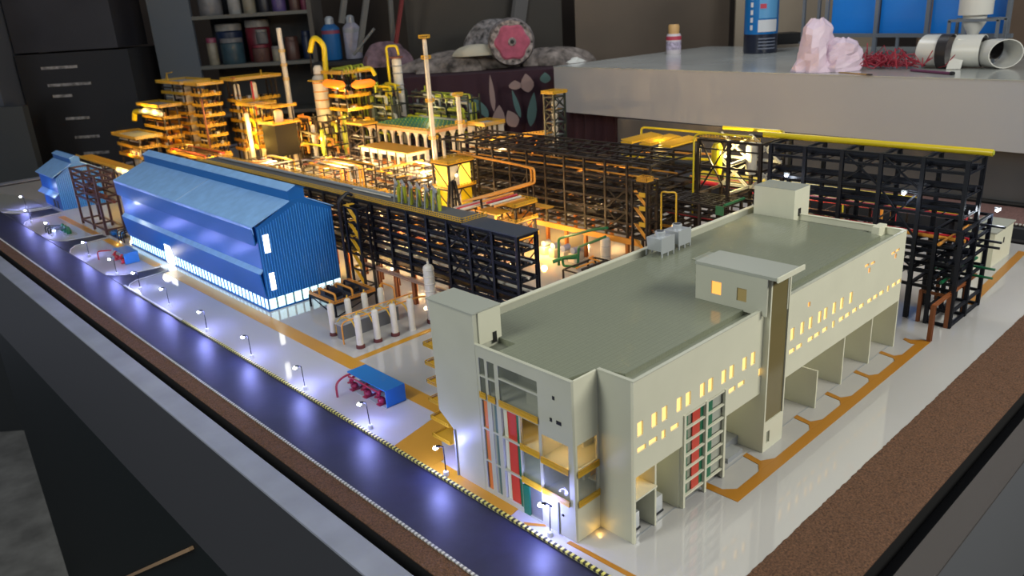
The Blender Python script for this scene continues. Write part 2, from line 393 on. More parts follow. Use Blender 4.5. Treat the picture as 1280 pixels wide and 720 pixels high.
# ------------------------------------------------------------------ street lamps
lamp_spots = [(-0.090, 0.139, 'standing before the glazed corner of the cream building'),
 (-0.094, 0.463, 'standing before the blank stair tower of the cream building'),
 (-0.089, 0.776, 'standing in front of the near blue pump shelter'),
 (-0.089, 1.106, 'on the kerb just beyond the near pump shelter'),
 (-0.089, 1.439, 'second along the kerb beyond the near pump shelter'),
 (-0.089, 1.775, 'opposite the near gable corner of the blue hall'),
 (-0.078, 2.139, 'opposite the near half of the long blue hall'),
 (-0.080, 2.441, 'opposite the lit doorway of the blue hall'),
 (-0.075, 2.737, 'nearest the far blue pump shelter'),
 (-0.066, 3.146, 'on the far side of the far blue pump shelter'),
 (-0.070, 3.75, 'on the rounded island with the green pumps'),
 (-0.060, 4.20, 'on the road edge before the small far blue hall'),
 (0.02, 4.66, 'farthest left, on the big rounded far island')]
def make_lamp():
    e = thing('street_lamp', '', 'street lamp', (0, 0, 0), 'street lamps along the model road')
    MB().lathe(0, 0, [(0.0062, 0), (0.0062, 0.011), (0.004, 0.013)], 10).build('lamp_base', mat('lamp_base_white', (0.62, 0.64, 0.68), 0.3), e, True)
    MB().lathe(0, 0, [(0.0014, 0.012), (0.0012, 0.075)], 6).build('pole', steel, e, True)
    MB().tube([(0, 0, 0.074), (-0.004, 0.004, 0.0765), (-0.010, 0.010, 0.0765)], 0.0016, 6).build('arm', steel, e, True)
    h = MB().rings([[(-0.0075+a*0.003*s, 0.0075+b*0.003*s, 0.0745+zz) for a, b in ((-2.2, .8), (-.8, 2.2), (1.6, -.2), (.2, -1.6))] for s, zz in ((1, 0), (1, 0.003), (0.6, 0.0045))]).build('lamp_head', steel, e)
    MB().lathe(-0.0125, 0.0125, [(0.003, 0.0685), (0.0060, 0.0710), (0.0050, 0.0745)], 10).build('lens', lens_m, h, True)
    return e
def copy_tree(o, parent=None):
    c = o.copy(); COL.objects.link(c); c.parent = parent
    for ch in list(o.children): copy_tree(ch, c)
    return c
L0 = make_lamp()
for i, (x, y, t) in enumerate(lamp_spots):
    o = L0 if i == 0 else copy_tree(L0)
    o.location = (x, y, 0.0); o.rotation_euler = (math.radians(random.uniform(-2, 2)), math.radians(random.uniform(-2, 2)), math.radians(random.uniform(-8, 8)))
    o['label'] = 'black street lamp ' + t
    glow('street_lamp_light', (x-0.013, y+0.013, 0.066), 0.85, (0.30, 0.33, 1.0), 0.010)

# ------------------------------------------------------------------ the big cream building
K = Kit('cream_building', 'large cream industrial building with tiled flat roof and loading bays', 'building', (0.56, 0.2, 0))
ZR = 0.349
holes = [(0.006, 0.155, 0, 0.148), (0.158, 0.309, 0, 0.216), (0.312, 0.466, 0, 0.148), (0.535, 1.194, 0, 0.143), (0.466, 0.529, 0.0, 0.35)]
wins = []
for x in (0.020, 0.063, 0.095, 0.142, 0.172, 0.221, 0.250, 0.298, 0.328, 0.378, 0.412, 0.457, 0.582, 0.628, 0.668, 0.714, 0.743, 0.788, 0.829, 0.879):
    wins.append((x-0.0085, x+0.0085, 0.232, 0.262, lit_y))
for x in (0.024, 0.059, 0.128, 0.332, 0.368, 0.585, 0.619, 0.674, 0.706, 0.746, 0.834, 0.868, 0.908, 0.948, 0.997, 1.032, 1.070, 1.150, 1.184):
    wins.append((x-0.013, x+0.013, 0.198, 0.209, lit_y))
for x in (0.092, 0.444, 0.791, 1.112):
    wins.append((x-0.0065, x+0.0065, 0.194, 0.212, lit_y))
for x, z in ((0.957, 0.312), (0.993, 0.309), (1.122, 0.303), (1.150, 0.304)): wins.append((x-0.012, x+0.012, z-0.0035, z+0.0035, lit_o))
for x, z in ((0.975, 0.294), (1.140, 0.290)): wins.append((x-0.006, x+0.006, z-0.007, z+0.007, lit_o))
wins.append((0.648, 0.660, 0.292, 0.304, lit_o))
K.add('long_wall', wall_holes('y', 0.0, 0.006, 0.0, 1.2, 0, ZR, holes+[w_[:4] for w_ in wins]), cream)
for a, b, c, d, mt in wins:
    K.box('lit_window', a, b, 0.0035, 0.005, c, d, mt)
    K.box('window_light_box', a-0.001, b+0.001, 0.0062, 0.0085, c-0.001, d+0.001, cream)
# fins between loading bays and their rear walls
for x, d, zt in ((0.0755, 0.13, 0.148), (0.155, 0.13, 0.148), (0.3095, 0.13, 0.148), (0.88, 0.13, 0.143), (1.045, 0.13, 0.143)):
    K.box('bay_wall', x-0.0025, x+0.0025, 0.0061, d, 0, zt, cream)
K.box('bay_wall', 0.7155, 0.7205, -0.004, 0.10, 0, 0.103, cream)
K.box('bay_rear_wall', 0.006, 0.47, 0.13, 0.136, 0, 0.26, cream)
K.box('bay_rear_wall', 0.55, 1.194, 0.13, 0.136, 0, 0.20, cream)
K.box('bay_ceiling', 0.006, 0.156, 0.0065, 0.13, 0.150, 0.155, cream); K.box('bay_ceiling', 0.312, 0.466, 0.0065, 0.13, 0.150, 0.155, cream)
K.box('bay_ceiling', 0.564, 1.194, 0.0065, 0.13, 0.145, 0.150, cream)
K.box('mezzanine', 0.006, 0.073, 0.0, 0.12, 0.094, 0.098, cream)
K.box('mezzanine_panel', 0.012, 0.070, 0.118, 0.12, 0.098, 0.148, orange)
K.box('dock_ledge', 0.33, 0.465, 0.05, 0.128, 0, 0.022, grey_m); K.box('dock_ledge', 0.36, 0.42, 0.02, 0.05, 0, 0.012, grey_m)
glow('bay_light_and_fill', (0.06, 0.08, 0.13), 0.05, WARM, 0.01)
# louvred stair window in the long wall
for x in (0.160, 0.2365, 0.306): K.box('mullion', x-0.0035, x+0.0035, -0.003, 0.004, 0.0 if x < 0.3 else 0.002, 0.216, cream)
for i in range(7):
    z = 0.024+i*0.0315; K.box('transom', 0.162, 0.308, -0.001, 0.004, z-0.002, z+0.002, cream)
for i in range(6):
    z = 0.026+i*0.0315
    K.box('green_slat', 0.1645, 0.178, 0.004, 0.006, z, z+0.027, grn_pan); K.box('olive_slat', 0.179, 0.192, 0.006, 0.008, z, z+0.027, gutter_m); K.box('red_slat', 0.193, 0.219, 0.003, 0.005, z, z+0.027, red_pan)
    K.box('green_slat', 0.221, 0.2325, 0.004, 0.006, z, z+0.027, grn_pan); K.box('green_slat', 0.2405, 0.264, 0.003, 0.005, z, z+0.027, grn_pan)
    K.box('olive_slat', 0.266, 0.302, 0.006, 0.008, z, z+0.027, cap_m)
    K.box('stair_floor', 0.160, 0.308, 0.02, 0.10, z-0.004, z-0.001, cream_shade)
for x in (0.115, 0.39, 0.62, 0.80, 0.96, 1.12): glow('bay_light_and_fill', (x, 0.105, 0.135), 0.030, (1.0, 0.88, 0.60), 0.008)  # added lamps that brighten the bays, no source known there
# stair shaft with bronze glass and roof house
K.box('shaft_wall', 0.449, 0.454, -0.014, 0.10, 0.0, 0.424, cream); K.box('shaft_wall', 0.530, 0.535, -0.014, 0.10, 0.0, 0.424, cream)
K.add('shaft_base', wall_holes('y', -0.014, -0.009, 0.454, 0.530, 0.0, 0.074, [(0.463, 0.477, 0.018, 0.048)]), cream)
K.box('shaft_vent', 0.463, 0.477, -0.011, -0.0095, 0.018, 0.048, gutter_m)
K.box('shaft_glass', 0.456, 0.528, -0.011, -0.009, 0.074, 0.424, bronze); K.box('shaft_core', 0.454, 0.530, 0.0, 0.10, 0.0, 0.40, gutter_m)
K.add('penthouse_wall', wall_holes('x', 0.435, 0.440, -0.012, 0.165, ZR-0.01, 0.424, [(0.099, 0.124, 0.363, 0.393), (0.036, 0.060, 0.361, 0.391)]), cream_shade)
K.box('penthouse_wall', 0.440, 0.53, 0.160, 0.165, ZR-0.01, 0.424, cream_shade); K.box('penthouse_wall', 0.525, 0.530, -0.012, 0.16, ZR-0.02, 0.424, cream_shade)
K.box('lit_window', 0.4375, 0.4385, 0.099, 0.124, 0.363, 0.393, lit_o); K.box('penthouse_window', 0.4375, 0.4385, 0.036, 0.060, 0.361, 0.391, mat('dim_window', (0.40, 0.30, 0.12), 0.3))
K.box('penthouse_roof', 0.434, 0.532, -0.032, 0.167, 0.424, 0.431, cap_m); K.box('roof_edge_strip', 0.434, 0.548, -0.036, -0.0325, 0.421, 0.432, cream)
# side, rear and facade walls
K.box('end_wall', 1.194, 1.2, 0.006, 0.47, 0.0, ZR, cream)
K.box('rear_wall', -0.03, 1.2, 0.466, 0.472, 0.0, ZR+0.001, cream_shade)
K.box('corner_wall', 0.0, 0.006, 0.006, 0.085, 0, ZR, cream_shade)
K.add('recess_wall', wall_holes('y', 0.0851, 0.090, -0.066, 0.0, 0, ZR, [(-0.061, -0.005, 0.083, 0.143), (-0.061, -0.005, 0.160, 0.213)]), cream)
F0, F1 = -0.072, -0.066
fh = [(0.325, 0.342, 0.285, 0.324), (0.296, 0.317, 0.285, 0.323), (0.174, 0.284, 0.296, 0.323), (0.325, 0.342, 0.236, 0.281), (0.296, 0.317, 0.236, 0.281), (0.174, 0.284, 0.236, 0.292)]
for za, zb in ((0.012, 0.080), (0.084, 0.158), (0.162, 0.228)):
    fh += [(0.325, 0.342, za, zb), (0.296, 0.312, za, zb), (0.232, 0.284, za, zb)]
fh += [(0.176, 0.228, 0.162, 0.228), (0.176, 0.228, 0.084, 0.158), (0.176, 0.228, 0.004, 0.080), (0.098, 0.168, 0.160, 0.212), (0.098, 0.168, 0.084, 0.150)]
K.add('facade_wall', wall_holes('x', F0, F1, 0.085, 0.351, 0, ZR, fh), cream_shade)
for za, zb in ((0.012, 0.080), (0.084, 0.158), (0.162, 0.228)):
    K.box('orange_panel', F0+0.002, F0+0.004, 0.327, 0.338, za, zb, org_pan); K.box('maroon_panel', F0+0.002, F0+0.004, 0.3251, 0.3268, za, zb, maroon); K.box('teal_panel', F0+0.002, F0+0.004, 0.2961, 0.305, za, zb, teal_pan)
    K.box('pale_panel', F0+0.002, F0+0.004, 0.3052, 0.3119, za, zb, cap_m)
    K.box('red_panel', F0+0.004, F0+0.006, 0.244, 0.269, za, zb, red_pan); K.box('green_panel', F0+0.002, F0+0.004, 0.2321, 0.2405, za, zb, grn_pan)
    K.box('column', F1, F1+0.02, 0.272, 0.283, za, zb, cream)
K.box('green_door', F0-0.001, F0+0.003, 0.212, 0.230, 0.002, 0.072, grn_pan, label='green door panel at the foot of the facade')
# floors, rear wall and rails seen through the glazed bays
for z in (0.080, 0.156, 0.230): K.box('floor_slab', F1, 0.04, 0.091, 0.345, z, z+0.004, cream_shade)
K.box('inner_wall', 0.035, 0.040, 0.091, 0.345, 0.0, 0.33, cream_shade)
K.box('inner_partition', F1+0.002, 0.035, 0.170, 0.174, 0.005, 0.33, cream_shade)
K.box('inner_parapet', -0.03, -0.02, 0.18, 0.25, 0.234, 0.262, cream_shade)
for ya, yb, z in ((0.325, 0.343, 0.234), (0.296, 0.317, 0.234), (0.174, 0.284, 0.234), (0.098, 0.170, 0.150), (0.174, 0.228, 0.156), (0.098, 0.170, 0.079), (0.174, 0.228, 0.080)):
    mb = MB().box(F0-0.004, F0-0.002, ya, yb, z-0.001, z+0.003); rail_mb(mb, [(F0-0.003, ya, z), (F0-0.003, yb, z)], 0.013, 0.004, 0.0014)
    mb.box(F0-0.0034, F0-0.0026, ya, yb, z+0.0035, z+0.010)
    K.add('balcony_rail', mb, yellow)
for z in (0.079, 0.146):
    mb = MB().box(-0.063, -0.003, 0.081, 0.083, z-0.001, z+0.003); rail_mb(mb, [(-0.063, 0.082, z), (-0.003, 0.082, z)], 0.013, 0.004, 0.0014)
    mb.box(-0.063, -0.003, 0.0816, 0.0824, z+0.0035, z+0.010); K.add('balcony_rail', mb, yellow)
for a, b, c, d in fh[:6]+fh[-4:]:
    K.box('window_glass', F0+0.002, F0+0.003, a, b, c, d, glass)
for a, b, c, d in ((-0.061, -0.005, 0.083, 0.143), (-0.061, -0.005, 0.160, 0.213)): K.box('window_glass', a, b, 0.087, 0.088, c, d, glass)
for y, z in ((0.131, 0.303), (0.140, 0.254), (0.120, 0.254)): K.box('vent_hole', F0-0.0006, F0+0.001, y-(0.003 if y > .125 else 0.007), y+(0.003 if y > .125 else 0.006), z-0.004, z+0.004, black_m)
for y, z in ((0.150, 0.056), (0.118, 0.050)): K.box('door_handle', F0-0.002, F0, y-0.002, y+0.002, z-0.002, z+0.002, steel)
K.box('downpipe', F0-0.003, F0, 0.128, 0.131, 0.0, 0.078, grey_m)
glow('room_light', (-0.03, 0.135, 0.205), 0.10, WARM, 0.006); glow('room_light', (-0.03, 0.21, 0.215), 0.05, WARM, 0.006); glow('room_light', (0.0, 0.21, 0.13), 0.03, (0.8, 1.0, 0.8), 0.01)
glow('corner_uplight', (-0.02, 0.070, 0.006), 0.010, WARM, 0.003)
# stair tower
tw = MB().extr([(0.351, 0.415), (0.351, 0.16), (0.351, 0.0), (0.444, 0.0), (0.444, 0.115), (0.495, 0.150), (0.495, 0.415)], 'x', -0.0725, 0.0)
K.add('stair_tower', tw, cream_shade)
K.box('tower_roof', -0.076, 0.003, 0.347, 0.500, 0.4155, 0.4185, cap_m)
K.box('tower_side_panel', -0.06, 0.0005, 0.3475, 0.3505, 0.345, 0.4150, cream)
K.box('tower_door', -0.024, -0.014, 0.346, 0.3475, 0.338, 0.362, black_m)
K.box('tower_duct', -0.076, -0.072, 0.441, 0.4445, 0.0, 0.118, grey_m)
for i in range(6):
    z = 0.045+i*0.047
    mb = MB().box(-0.050, 0.0, 0.4952, 0.562, z, z+0.0025); rail_mb(mb, [(-0.050, 0.498, z), (-0.050, 0.562, z), (0.0, 0.562, z), (0.0, 0.498, z)], 0.009, 0.005, 0.0014)
    K.add('landing', mb, yellow)
# roof
K.add('roof_deck', MB().prism([(-0.066, 0.09), (0.006, 0.09), (0.006, 0.006), (1.194, 0.006), (1.194, 0.466), (-0.066, 0.466)], 0.326, 0.331), gutter_m)
K.add('roof_tiles', MB().prism([(-0.058, 0.112), (0.012, 0.098), (0.030, 0.042), (1.13, 0.042), (1.15, 0.10), (1.15, 0.445), (-0.005, 0.445), (-0.005, 0.30), (-0.058, 0.30)], 0.331, 0.3425), tile)
K.box('roof_pad', -0.06, -0.010, 0.302, 0.345, 0.3311, 0.333, mat('dark_pad', (0.12, 0.13, 0.10), 0.4)); K.box('roof_pad', 0.66, 0.74, 0.30, 0.33, 0.3426, 0.3440, gutter_m)
K.box('roof_pad', 1.165, 1.19, 0.10, 0.30, 0.3311, 0.3325, mat('dark_pad', (0.12, 0.13, 0.10), 0.4))
for a in ((-0.0735, -0.0655, 0.084, 0.351), ): K.box('parapet_cap', *a, ZR, ZR+0.0025, cream_shade)
K.box('parapet_cap', -0.001, 0.007, -0.001, 0.085, ZR, ZR+0.0025, cream_shade); K.box('parapet_cap', 0.007, 0.449, -0.001, 0.007, ZR, ZR+0.002, cream_shade); K.box('parapet_cap', 0.555, 1.2, -0.001, 0.007, ZR, ZR+0.002, cream_shade)
K.box('parapet_cap', -0.07, 1.2, 0.462, 0.475, ZR+0.001, ZR+0.004, cream); K.box('parapet_cap', 1.191, 1.202, 0.007, 0.462, ZR, ZR+0.002, cream)
K.box('parapet_step', 1.15, 1.20, 0.055, 0.075, 0.331, 0.358, cream)
sb = K.box('roof_stair_house', 1.159, 1.25, 0.312, 0.445, 0.331, 0.428, cream); K.box('stair_house_roof', 1.159, 1.25, 0.312, 0.445, 0.4281, 0.4295, cap_m)
K.box('stair_house_door', 1.185, 1.200, 0.3105, 0.3119, 0.345, 0.368, black_m)
K.box('stair_house_leg', 1.2005, 1.25, 0.32, 0.445, 0.0, 0.33, cream_shade)

# transformers in the bays
def transformer(x, y, s, label):
    k = Kit('transformer', label, 'transformer', (x, y, 0), 'transformers in the cream building bays')
    k.box('tank', x-0.018*s, x+0.018*s, y-0.022*s, y+0.022*s, 0.004, 0.045*s, silver)
    for i in range(5): k.box('cooling_fin', x-0.024*s, x-0.018*s, y-0.018*s+i*0.008*s, y-0.014*s+i*0.008*s, 0.008, 0.040*s, grey_m)
    for i in range(3): k.add('bushing', MB().lathe(x-0.008*s+0.008*s*i, y-0.01*s+0.006*s*i, [(0.003*s, 0.045*s), (0.0022*s, 0.055*s), (0.003*s, 0.058*s), (0.0015*s, 0.064*s)], 8), silver, smooth=True)
    k.box('skid', x-0.02*s, x+0.02*s, y-0.024*s, y+0.024*s, 0, 0.004, steel)
transformer(0.032, 0.045, 0.9, 'pale grey transformer in the first loading bay by the road corner')
transformer(0.108, 0.045, 0.9, 'pale grey transformer in the second loading bay from the road corner')
for x, t in ((0.605, 'bay beside the bronze glass shaft'), (0.765, 'bay just past the short free wall'), (0.93, 'second bay from the far end'), (1.09, 'bay at the far end')):
    k = Kit('cable_bench', 'small grey steel bench in the '+t, 'bench', (x, 0.055, 0), 'grey benches in the long wall bays')
    k.box('bench_top', x-0.006, x+0.006, 0.035, 0.075, 0.030, 0.034, silver); k.box('bench_back', x+0.006, x+0.009, 0.035, 0.075, 0.030, 0.046, silver)
    for a in (-0.005, 0.005):
        for b in (0.038, 0.072): k.box('leg', x+a-0.001, x+a+0.001, b-0.001, b+0.001, 0, 0.030, silver)
# rooftop chillers
for x, y, t in ((0.652, 0.425, 'nearer to the road, on the flat roof'), (0.735, 0.430, 'farther from the road, on the flat roof')):
    z = 0.3425
    k = Kit('cooling_unit', 'silver cooling unit, '+t, 'cooling unit', (x, y, z), 'rooftop cooling units')
    k.add('casing', MB().extr([(x-0.028, z+0.050), (x-0.022, z+0.014), (x+0.022, z+0.014), (x+0.028, z+0.050)], 'y', y-0.024, y+0.024), silver)
    k.box('side_plate', x-0.029, x+0.029, y-0.0265, y-0.0245, z+0.010, z+0.053, silver)
    k.add('fan_drum', MB().lathe(x, y, [(0.014, z+0.050), (0.014, z+0.062), (0.012, z+0.064)], 16), silver, smooth=True)
    k.add('fan_cap', MB().lathe(x, y, [(0.010, z+0.064), (0.003, z+0.066)], 12), steel, smooth=True)
    for a in (-0.025, 0, 0.025):
        for b in (-0.0255, 0.0255): k.box('leg', x+a-0.0022, x+a+0.0022, y+b-0.0012, y+b+0.0012, z, z+0.016, silver)

# ------------------------------------------------------------------ blue halls
def blue_hall(label, Ya, Yb, Xa, Xb, eave, ridge, main):
    k = Kit('blue_hall', label, 'hall', ((Xa+Xb)/2, (Ya+Yb)/2, 0))
    xm = (Xa+Xb)/2+0.02*(1 if main else 0); s = (Xb-Xa)/0.305
    sb = 0.045 if main else 0.0      # top of window strip
    # gable walls
    prof = [(Xa, sb), (Xb, sb), (Xb, eave+0.008), (xm+0.03*s, ridge), (xm-0.03*s, ridge), (Xa, eave-0.006)]
    for a, b in ((Ya, Ya+0.006), (Yb-0.006, Yb)): k.add('gable_wall', MB().extr(prof, 'y', a, b), blue_wall)
    for x in (Xa, Xb-0.005): k.box('side_wall', x, x+0.005, Ya+0.006, Yb-0.006, sb, eave-0.002, mat('lamplit_blue_wall', (0.03, 0.16, 0.50), 0.28) if x == Xa and main else blue_wall)  # road-side wall is the same blue; street lamp glow put into a lighter tone
    n = int((Xb-Xa)/0.0105); mb = MB()
    for i in range(n):
        x = Xa+0.006+i*(Xb-Xa-0.012)/(n-1)
        zt = eave+(ridge-eave)*max(0, 1-abs(x-xm)/((Xb-Xa)/2))-0.012
        mb.box(x-0.0012, x+0.0012, Ya-0.0016, Ya, sb+0.002, zt)
    k.add('cladding_rib', mb, blue_rib, kind='stuff')
    ov = 0.016
    # roof slopes
    def slope(name, x0, z0, x1, z1, t=0.004, mt=blue_roof):
        k.add(name, MB().extr([(x0, z0), (x1, z1), (x1, z1+t), (x0, z0+t)], 'y', Ya-0.004, Yb+0.004), mt)
    slope('roof_slope', Xa-ov, eave, xm-0.033*s, ridge-0.003); slope('roof_slope', xm+0.033*s, ridge-0.003, Xb+0.008, eave+0.008)
    # ridge monitor
    mw = 0.032*s; mh = 0.034*s
    k.add('ridge_monitor', MB().extr([(xm-mw, ridge-0.008), (xm+mw, ridge-0.008), (xm+mw, ridge+mh), (xm, ridge+mh+0.014*s), (xm-mw, ridge+mh)], 'y', Ya+0.002, Yb-0.002), blue_wall)
    k.add('monitor_roof', MB().extr([(xm-mw-0.003, ridge+mh), (xm, ridge+mh+0.015*s), (xm, ridge+mh+0.018*s), (xm-mw-0.003, ridge+mh+0.003)], 'y', Ya-0.002, Yb+0.002), blue_roof)
    k.add('monitor_roof', MB().extr([(xm, ridge+mh+0.015*s), (xm+mw+0.003, ridge+mh), (xm+mw+0.003, ridge+mh+0.003), (xm, ridge+mh+0.018*s)], 'y', Ya-0.002, Yb+0.002), blue_wall)
    if main:
        k.add('fascia', MB().extr([(Xa-ov, eave+0.001), (Xa-ov+0.003, eave+0.001), (Xa-0.010, 0.252), (Xa-0.014, 0.252)], 'y', Ya-0.002, Yb+0.002), blue_wall)
        k.add('fascia_band', MB().extr([(Xa-ov-0.001, eave+0.002), (Xa-ov+0.001, eave+0.002), (Xa-ov+0.0045, 0.292), (Xa-ov+0.0025, 0.292)], 'y', Ya-0.004, Yb+0.004), blue_roof)
        k.add('fascia_soffit', MB().extr([(Xa-0.014, 0.250), (Xa, 0.262), (Xa, 0.266), (Xa-0.014, 0.254)], 'y', Ya, Yb), blue_wall)
        k.add('canopy', MB().extr([(Xa-0.016, 0.146), (Xa, 0.160), (Xa, 0.155), (Xa-0.012, 0.143)], 'y', Ya-0.002, Yb+0.002), blue_roof)
        k.add('canopy_band', MB().extr([(Xa-0.016, 0.146), (Xa-0.012, 0.146), (Xa-0.001, 0.056), (Xa-0.005, 0.052)], 'y', Ya-0.002, Yb+0.002), blue_wall)
        # window strip along the ground
        k.box('sill', Xa-0.003, Xb+0.003, Ya-0.003, Yb+0.003, 0, 0.006, blue_wall)
        n = 46; L = (Yb-Ya)/n
        for i in range(n):
            y = Ya+i*L
            if 0.845 < (y-1.775) < 0.955: continue
            k.box('window_pane', Xa+0.001, Xa+0.003, y+0.003, y+L-0.003, 0.006, 0.045, lit_c)
            k.box('window_post', Xa-0.001, Xa+0.003, y-0.003, y+0.003, 0.006, 0.045, blue_box)
        for i in range(9):
            x = Xa+i*(Xb-Xa)/9
            k.box('window_pane', x+0.003, x+(Xb-Xa)/9-0.003, Ya+0.001, Ya+0.003, 0.006, 0.045, lit_c)
            k.box('window_post', x-0.0015, x+0.003, Ya-0.001, Ya+0.003, 0.006, 0.045, teal_pan)
        k.box('lit_doorway', Xa-0.010, Xa-0.001, 2.645, 2.715, 0.006, 0.092, lit_w)
        k.box('lit_window', 0.165, 0.186, Ya-0.0022, Ya-0.0005, 0.216, 0.282, lit_w); k.box('lit_window', 0.165, 0.184, Ya-0.0022, Ya-0.0005, 0.076, 0.140, lit_w)
        k.box('roof_joint', Xa-ov+0.002, Xa-ov+0.003, Ya, Yb, eave+0.0005, eave+0.005, blue_roof)
        for y in (2.45, ): k.add('roof_seam', MB().bar((Xa-ov, y, eave+0.005), (xm-0.034*s, y, ridge+0.002), 0.003, 0.0015), mat('pale_blue', (0.35, 0.50, 0.70), 0.4))
    else:
        k.add('canopy', MB().extr([(Xa-0.03, 0.082), (Xa, 0.105), (Xa, 0.100), (Xa-0.028, 0.078)], 'y', Ya, Yb), blue_roof)
        for y in (Ya+0.06, Ya+0.13): k.box('dark_door', Xa-0.001, Xa, y, y+0.045, 0.002, 0.048, black_m)
    return k
blue_hall('long blue ribbed hall with ridge monitor and lit window strip', 1.775, 3.20, 0.145, 0.450, 0.318, 0.382, True)
blue_hall('small blue hall at the far left end of the model', 4.36, 4.72, 0.146, 0.40, 0.195, 0.262, False)
glow('hall_wall_light', (0.10, 3.10, 0.215), 0.10, (0.75, 0.85, 1), 0.008); glow('hall_wall_light', (0.10, 4.5, 0.13), 0.12, (0.5, 0.65, 1), 0.008)
glow('hall_door_light', (0.11, 2.68, 0.05), 0.12, (1.0, 0.9, 0.7), 0.02)

# ------------------------------------------------------------------ pipe racks
def led(k, p, r=0.0035):
    k.add('led_bulb', MB().lathe(p[0], p[1], [(r*.5, p[2]-r), (r, p[2]), (r*.5, p[2]+r)], 8), bulb_m, smooth=True)
def rack(label, cat, Xa, Xb, ys, levels, zb, mt, pw=0.009, bw=0.007, legs=None, brace=(), pipes=(), group=None, zig=True, axis='y', legm=None, legw=None, extra=None, name='pipe_rack', side=False, trays=()):
    """open steel rack along axis; Xa,Xb are the two sides, ys the frame positions"""
    cx = (Xa+Xb)/2; cy = (ys[0]+ys[-1])/2
    T = (lambda a, b, z: (a, b, z)) if axis == 'y' else (lambda a, b, z: (b, a, z))
    k = Kit(name, label, cat, T(cx, cy, 0), group)
    top = levels[-1]
    for y in ys:
        for x in (Xa, Xb):
            k.beam('post', T(x, y, zb), T(x, y, top), pw, mt)
            if legs: k.beam('leg', T(x, y, 0), T(x, y, zb), legw or pw*1.2, legm or mt)
    for z in levels:
        for x in (Xa, Xb): k.beam('beam', T(x, ys[0], z-bw/2), T(x, ys[-1], z-bw/2), bw, mt)
        for y in ys: k.beam('cross_beam', T(Xa, y, z-bw/2), T(Xb, y, z-bw/2), bw, mt)
    if zig:
        for z in levels[:-1]:
            mb = MB(); n = (len(ys)-1)
            for i in range(n):
                a, b = ys[i], ys[i+1]; mid = (a+b)/2
                mb.bar(T(Xa, a, z-0.002), T(Xb, mid, z-0.002), 0.0022); mb.bar(T(Xb, mid, z-0.002), T(Xa, b, z-0.002), 0.0022)
                mb.bar(T(Xa, mid, z-bw/2), T(Xb, mid, z-bw/2), 0.003)
            k.add('floor_bracing', mb, mt)
    for (i, za, zc, side) in brace:
        a, b = ys[i], ys[i+1]; x = (Xa, Xb)[side]
        k.beam('brace', T(x, a, za), T(x, b, zc), bw*0.62, mt); k.beam('brace', T(x, a, zc), T(x, b, za), bw*0.62, mt)
    if side:
        for z in levels[1:]:
            zz = z-(levels[1]-levels[0])*0.48
            for x in (Xa, Xb): k.beam('side_rail', T(x, ys[0], zz), T(x, ys[-1], zz), bw*0.6, mt)
    for x, z, ww in trays: k.add('cable_tray', MB().box(*((x, x+ww, ys[0], ys[-1]) if axis == 'y' else (ys[0], ys[-1], x, x+ww)), z, z+0.003), mt)
    for (x, z, r, pm) in pipes:
        k.tube('pipe', [T(x, ys[0]-0.01, z+r), T(x, ys[-1]+0.01, z+r)], r, pm, 7)
    return k
def frange(a, b, n): return [a+(b-a)*i/(n-1) for i in range(n)]

# A: the dark rack behind the blue hall
ysA = frange(0.853, 3.17, 22)
lv = [0.125, 0.158, 0.205, 0.253, 0.300, 0.346]
bra = []
for i in (1, 2, 7, 8, 14): bra += [(i, 0.158, 0.253, 0), (i, 0.253, 0.346, 0)]
pip = [(0.545, 0.158, .006, steel), (0.57, 0.158, .005, white_m), (0.54, 0.205, .005, steel), (0.56, 0.205, .004, white_m), (0.585, 0.205, .006, steel), (0.55, 0.253, .006, steel), (0.575, 0.253, .004, grey_m), (0.545, 0.300, .005, steel), (0.58, 0.300, .005, grey_m)]
KA = rack('long navy black pipe rack behind the blue hall with dark deck on top', 'pipe rack', 0.528, 0.608, ysA, lv, 0.105, steel, 0.0105, 0.008, legs=True, legm=brown, legw=0.014, brace=bra, pipes=pip, side=True, trays=[(0.535, 0.126, .03), (0.575, 0.162, .022), (0.54, 0.257, .025), (0.565, 0.304, .03), (0.545, 0.209, .02)])
KA.box('roof_plate', 0.522, 0.616, 0.846, 1.102, 0.347, 0.351, dkdeck)
KA.box('walkway', 0.530, 0.640, 1.104, 3.17, 0.347, 0.349, mat('grey_walkway', (0.10, 0.10, 0.10), 0.6))
mb = rail_mb(MB(), [(0.530, 3.17, 0.349), (0.530, 1.106, 0.349), (0.635, 1.106, 0.349)], 0.015, 0.012, 0.0018); KA.add('handrail', mb, yellow)
mb = rail_mb(MB(), [(0.640, 3.17, 0.349), (0.640, 1.35, 0.349)], 0.013, 0.014, 0.0016); KA.add('handrail', mb, yellow)
KA.tube('deck_pipe', [(0.615, 1.5, 0.356), (0.615, 3.1, 0.356)], 0.006, grey_m)
KA.tube('deck_pipe', [(0.60, 1.6, 0.354), (0.60, 1.85, 0.354)], 0.003, white_m)
KA.beam('lower_beam', (0.515, 0.9, 0.098), (0.515, 1.70, 0.098), 0.012, mat('dusty_pink_beam', (0.30, 0.20, 0.16), 0.5))

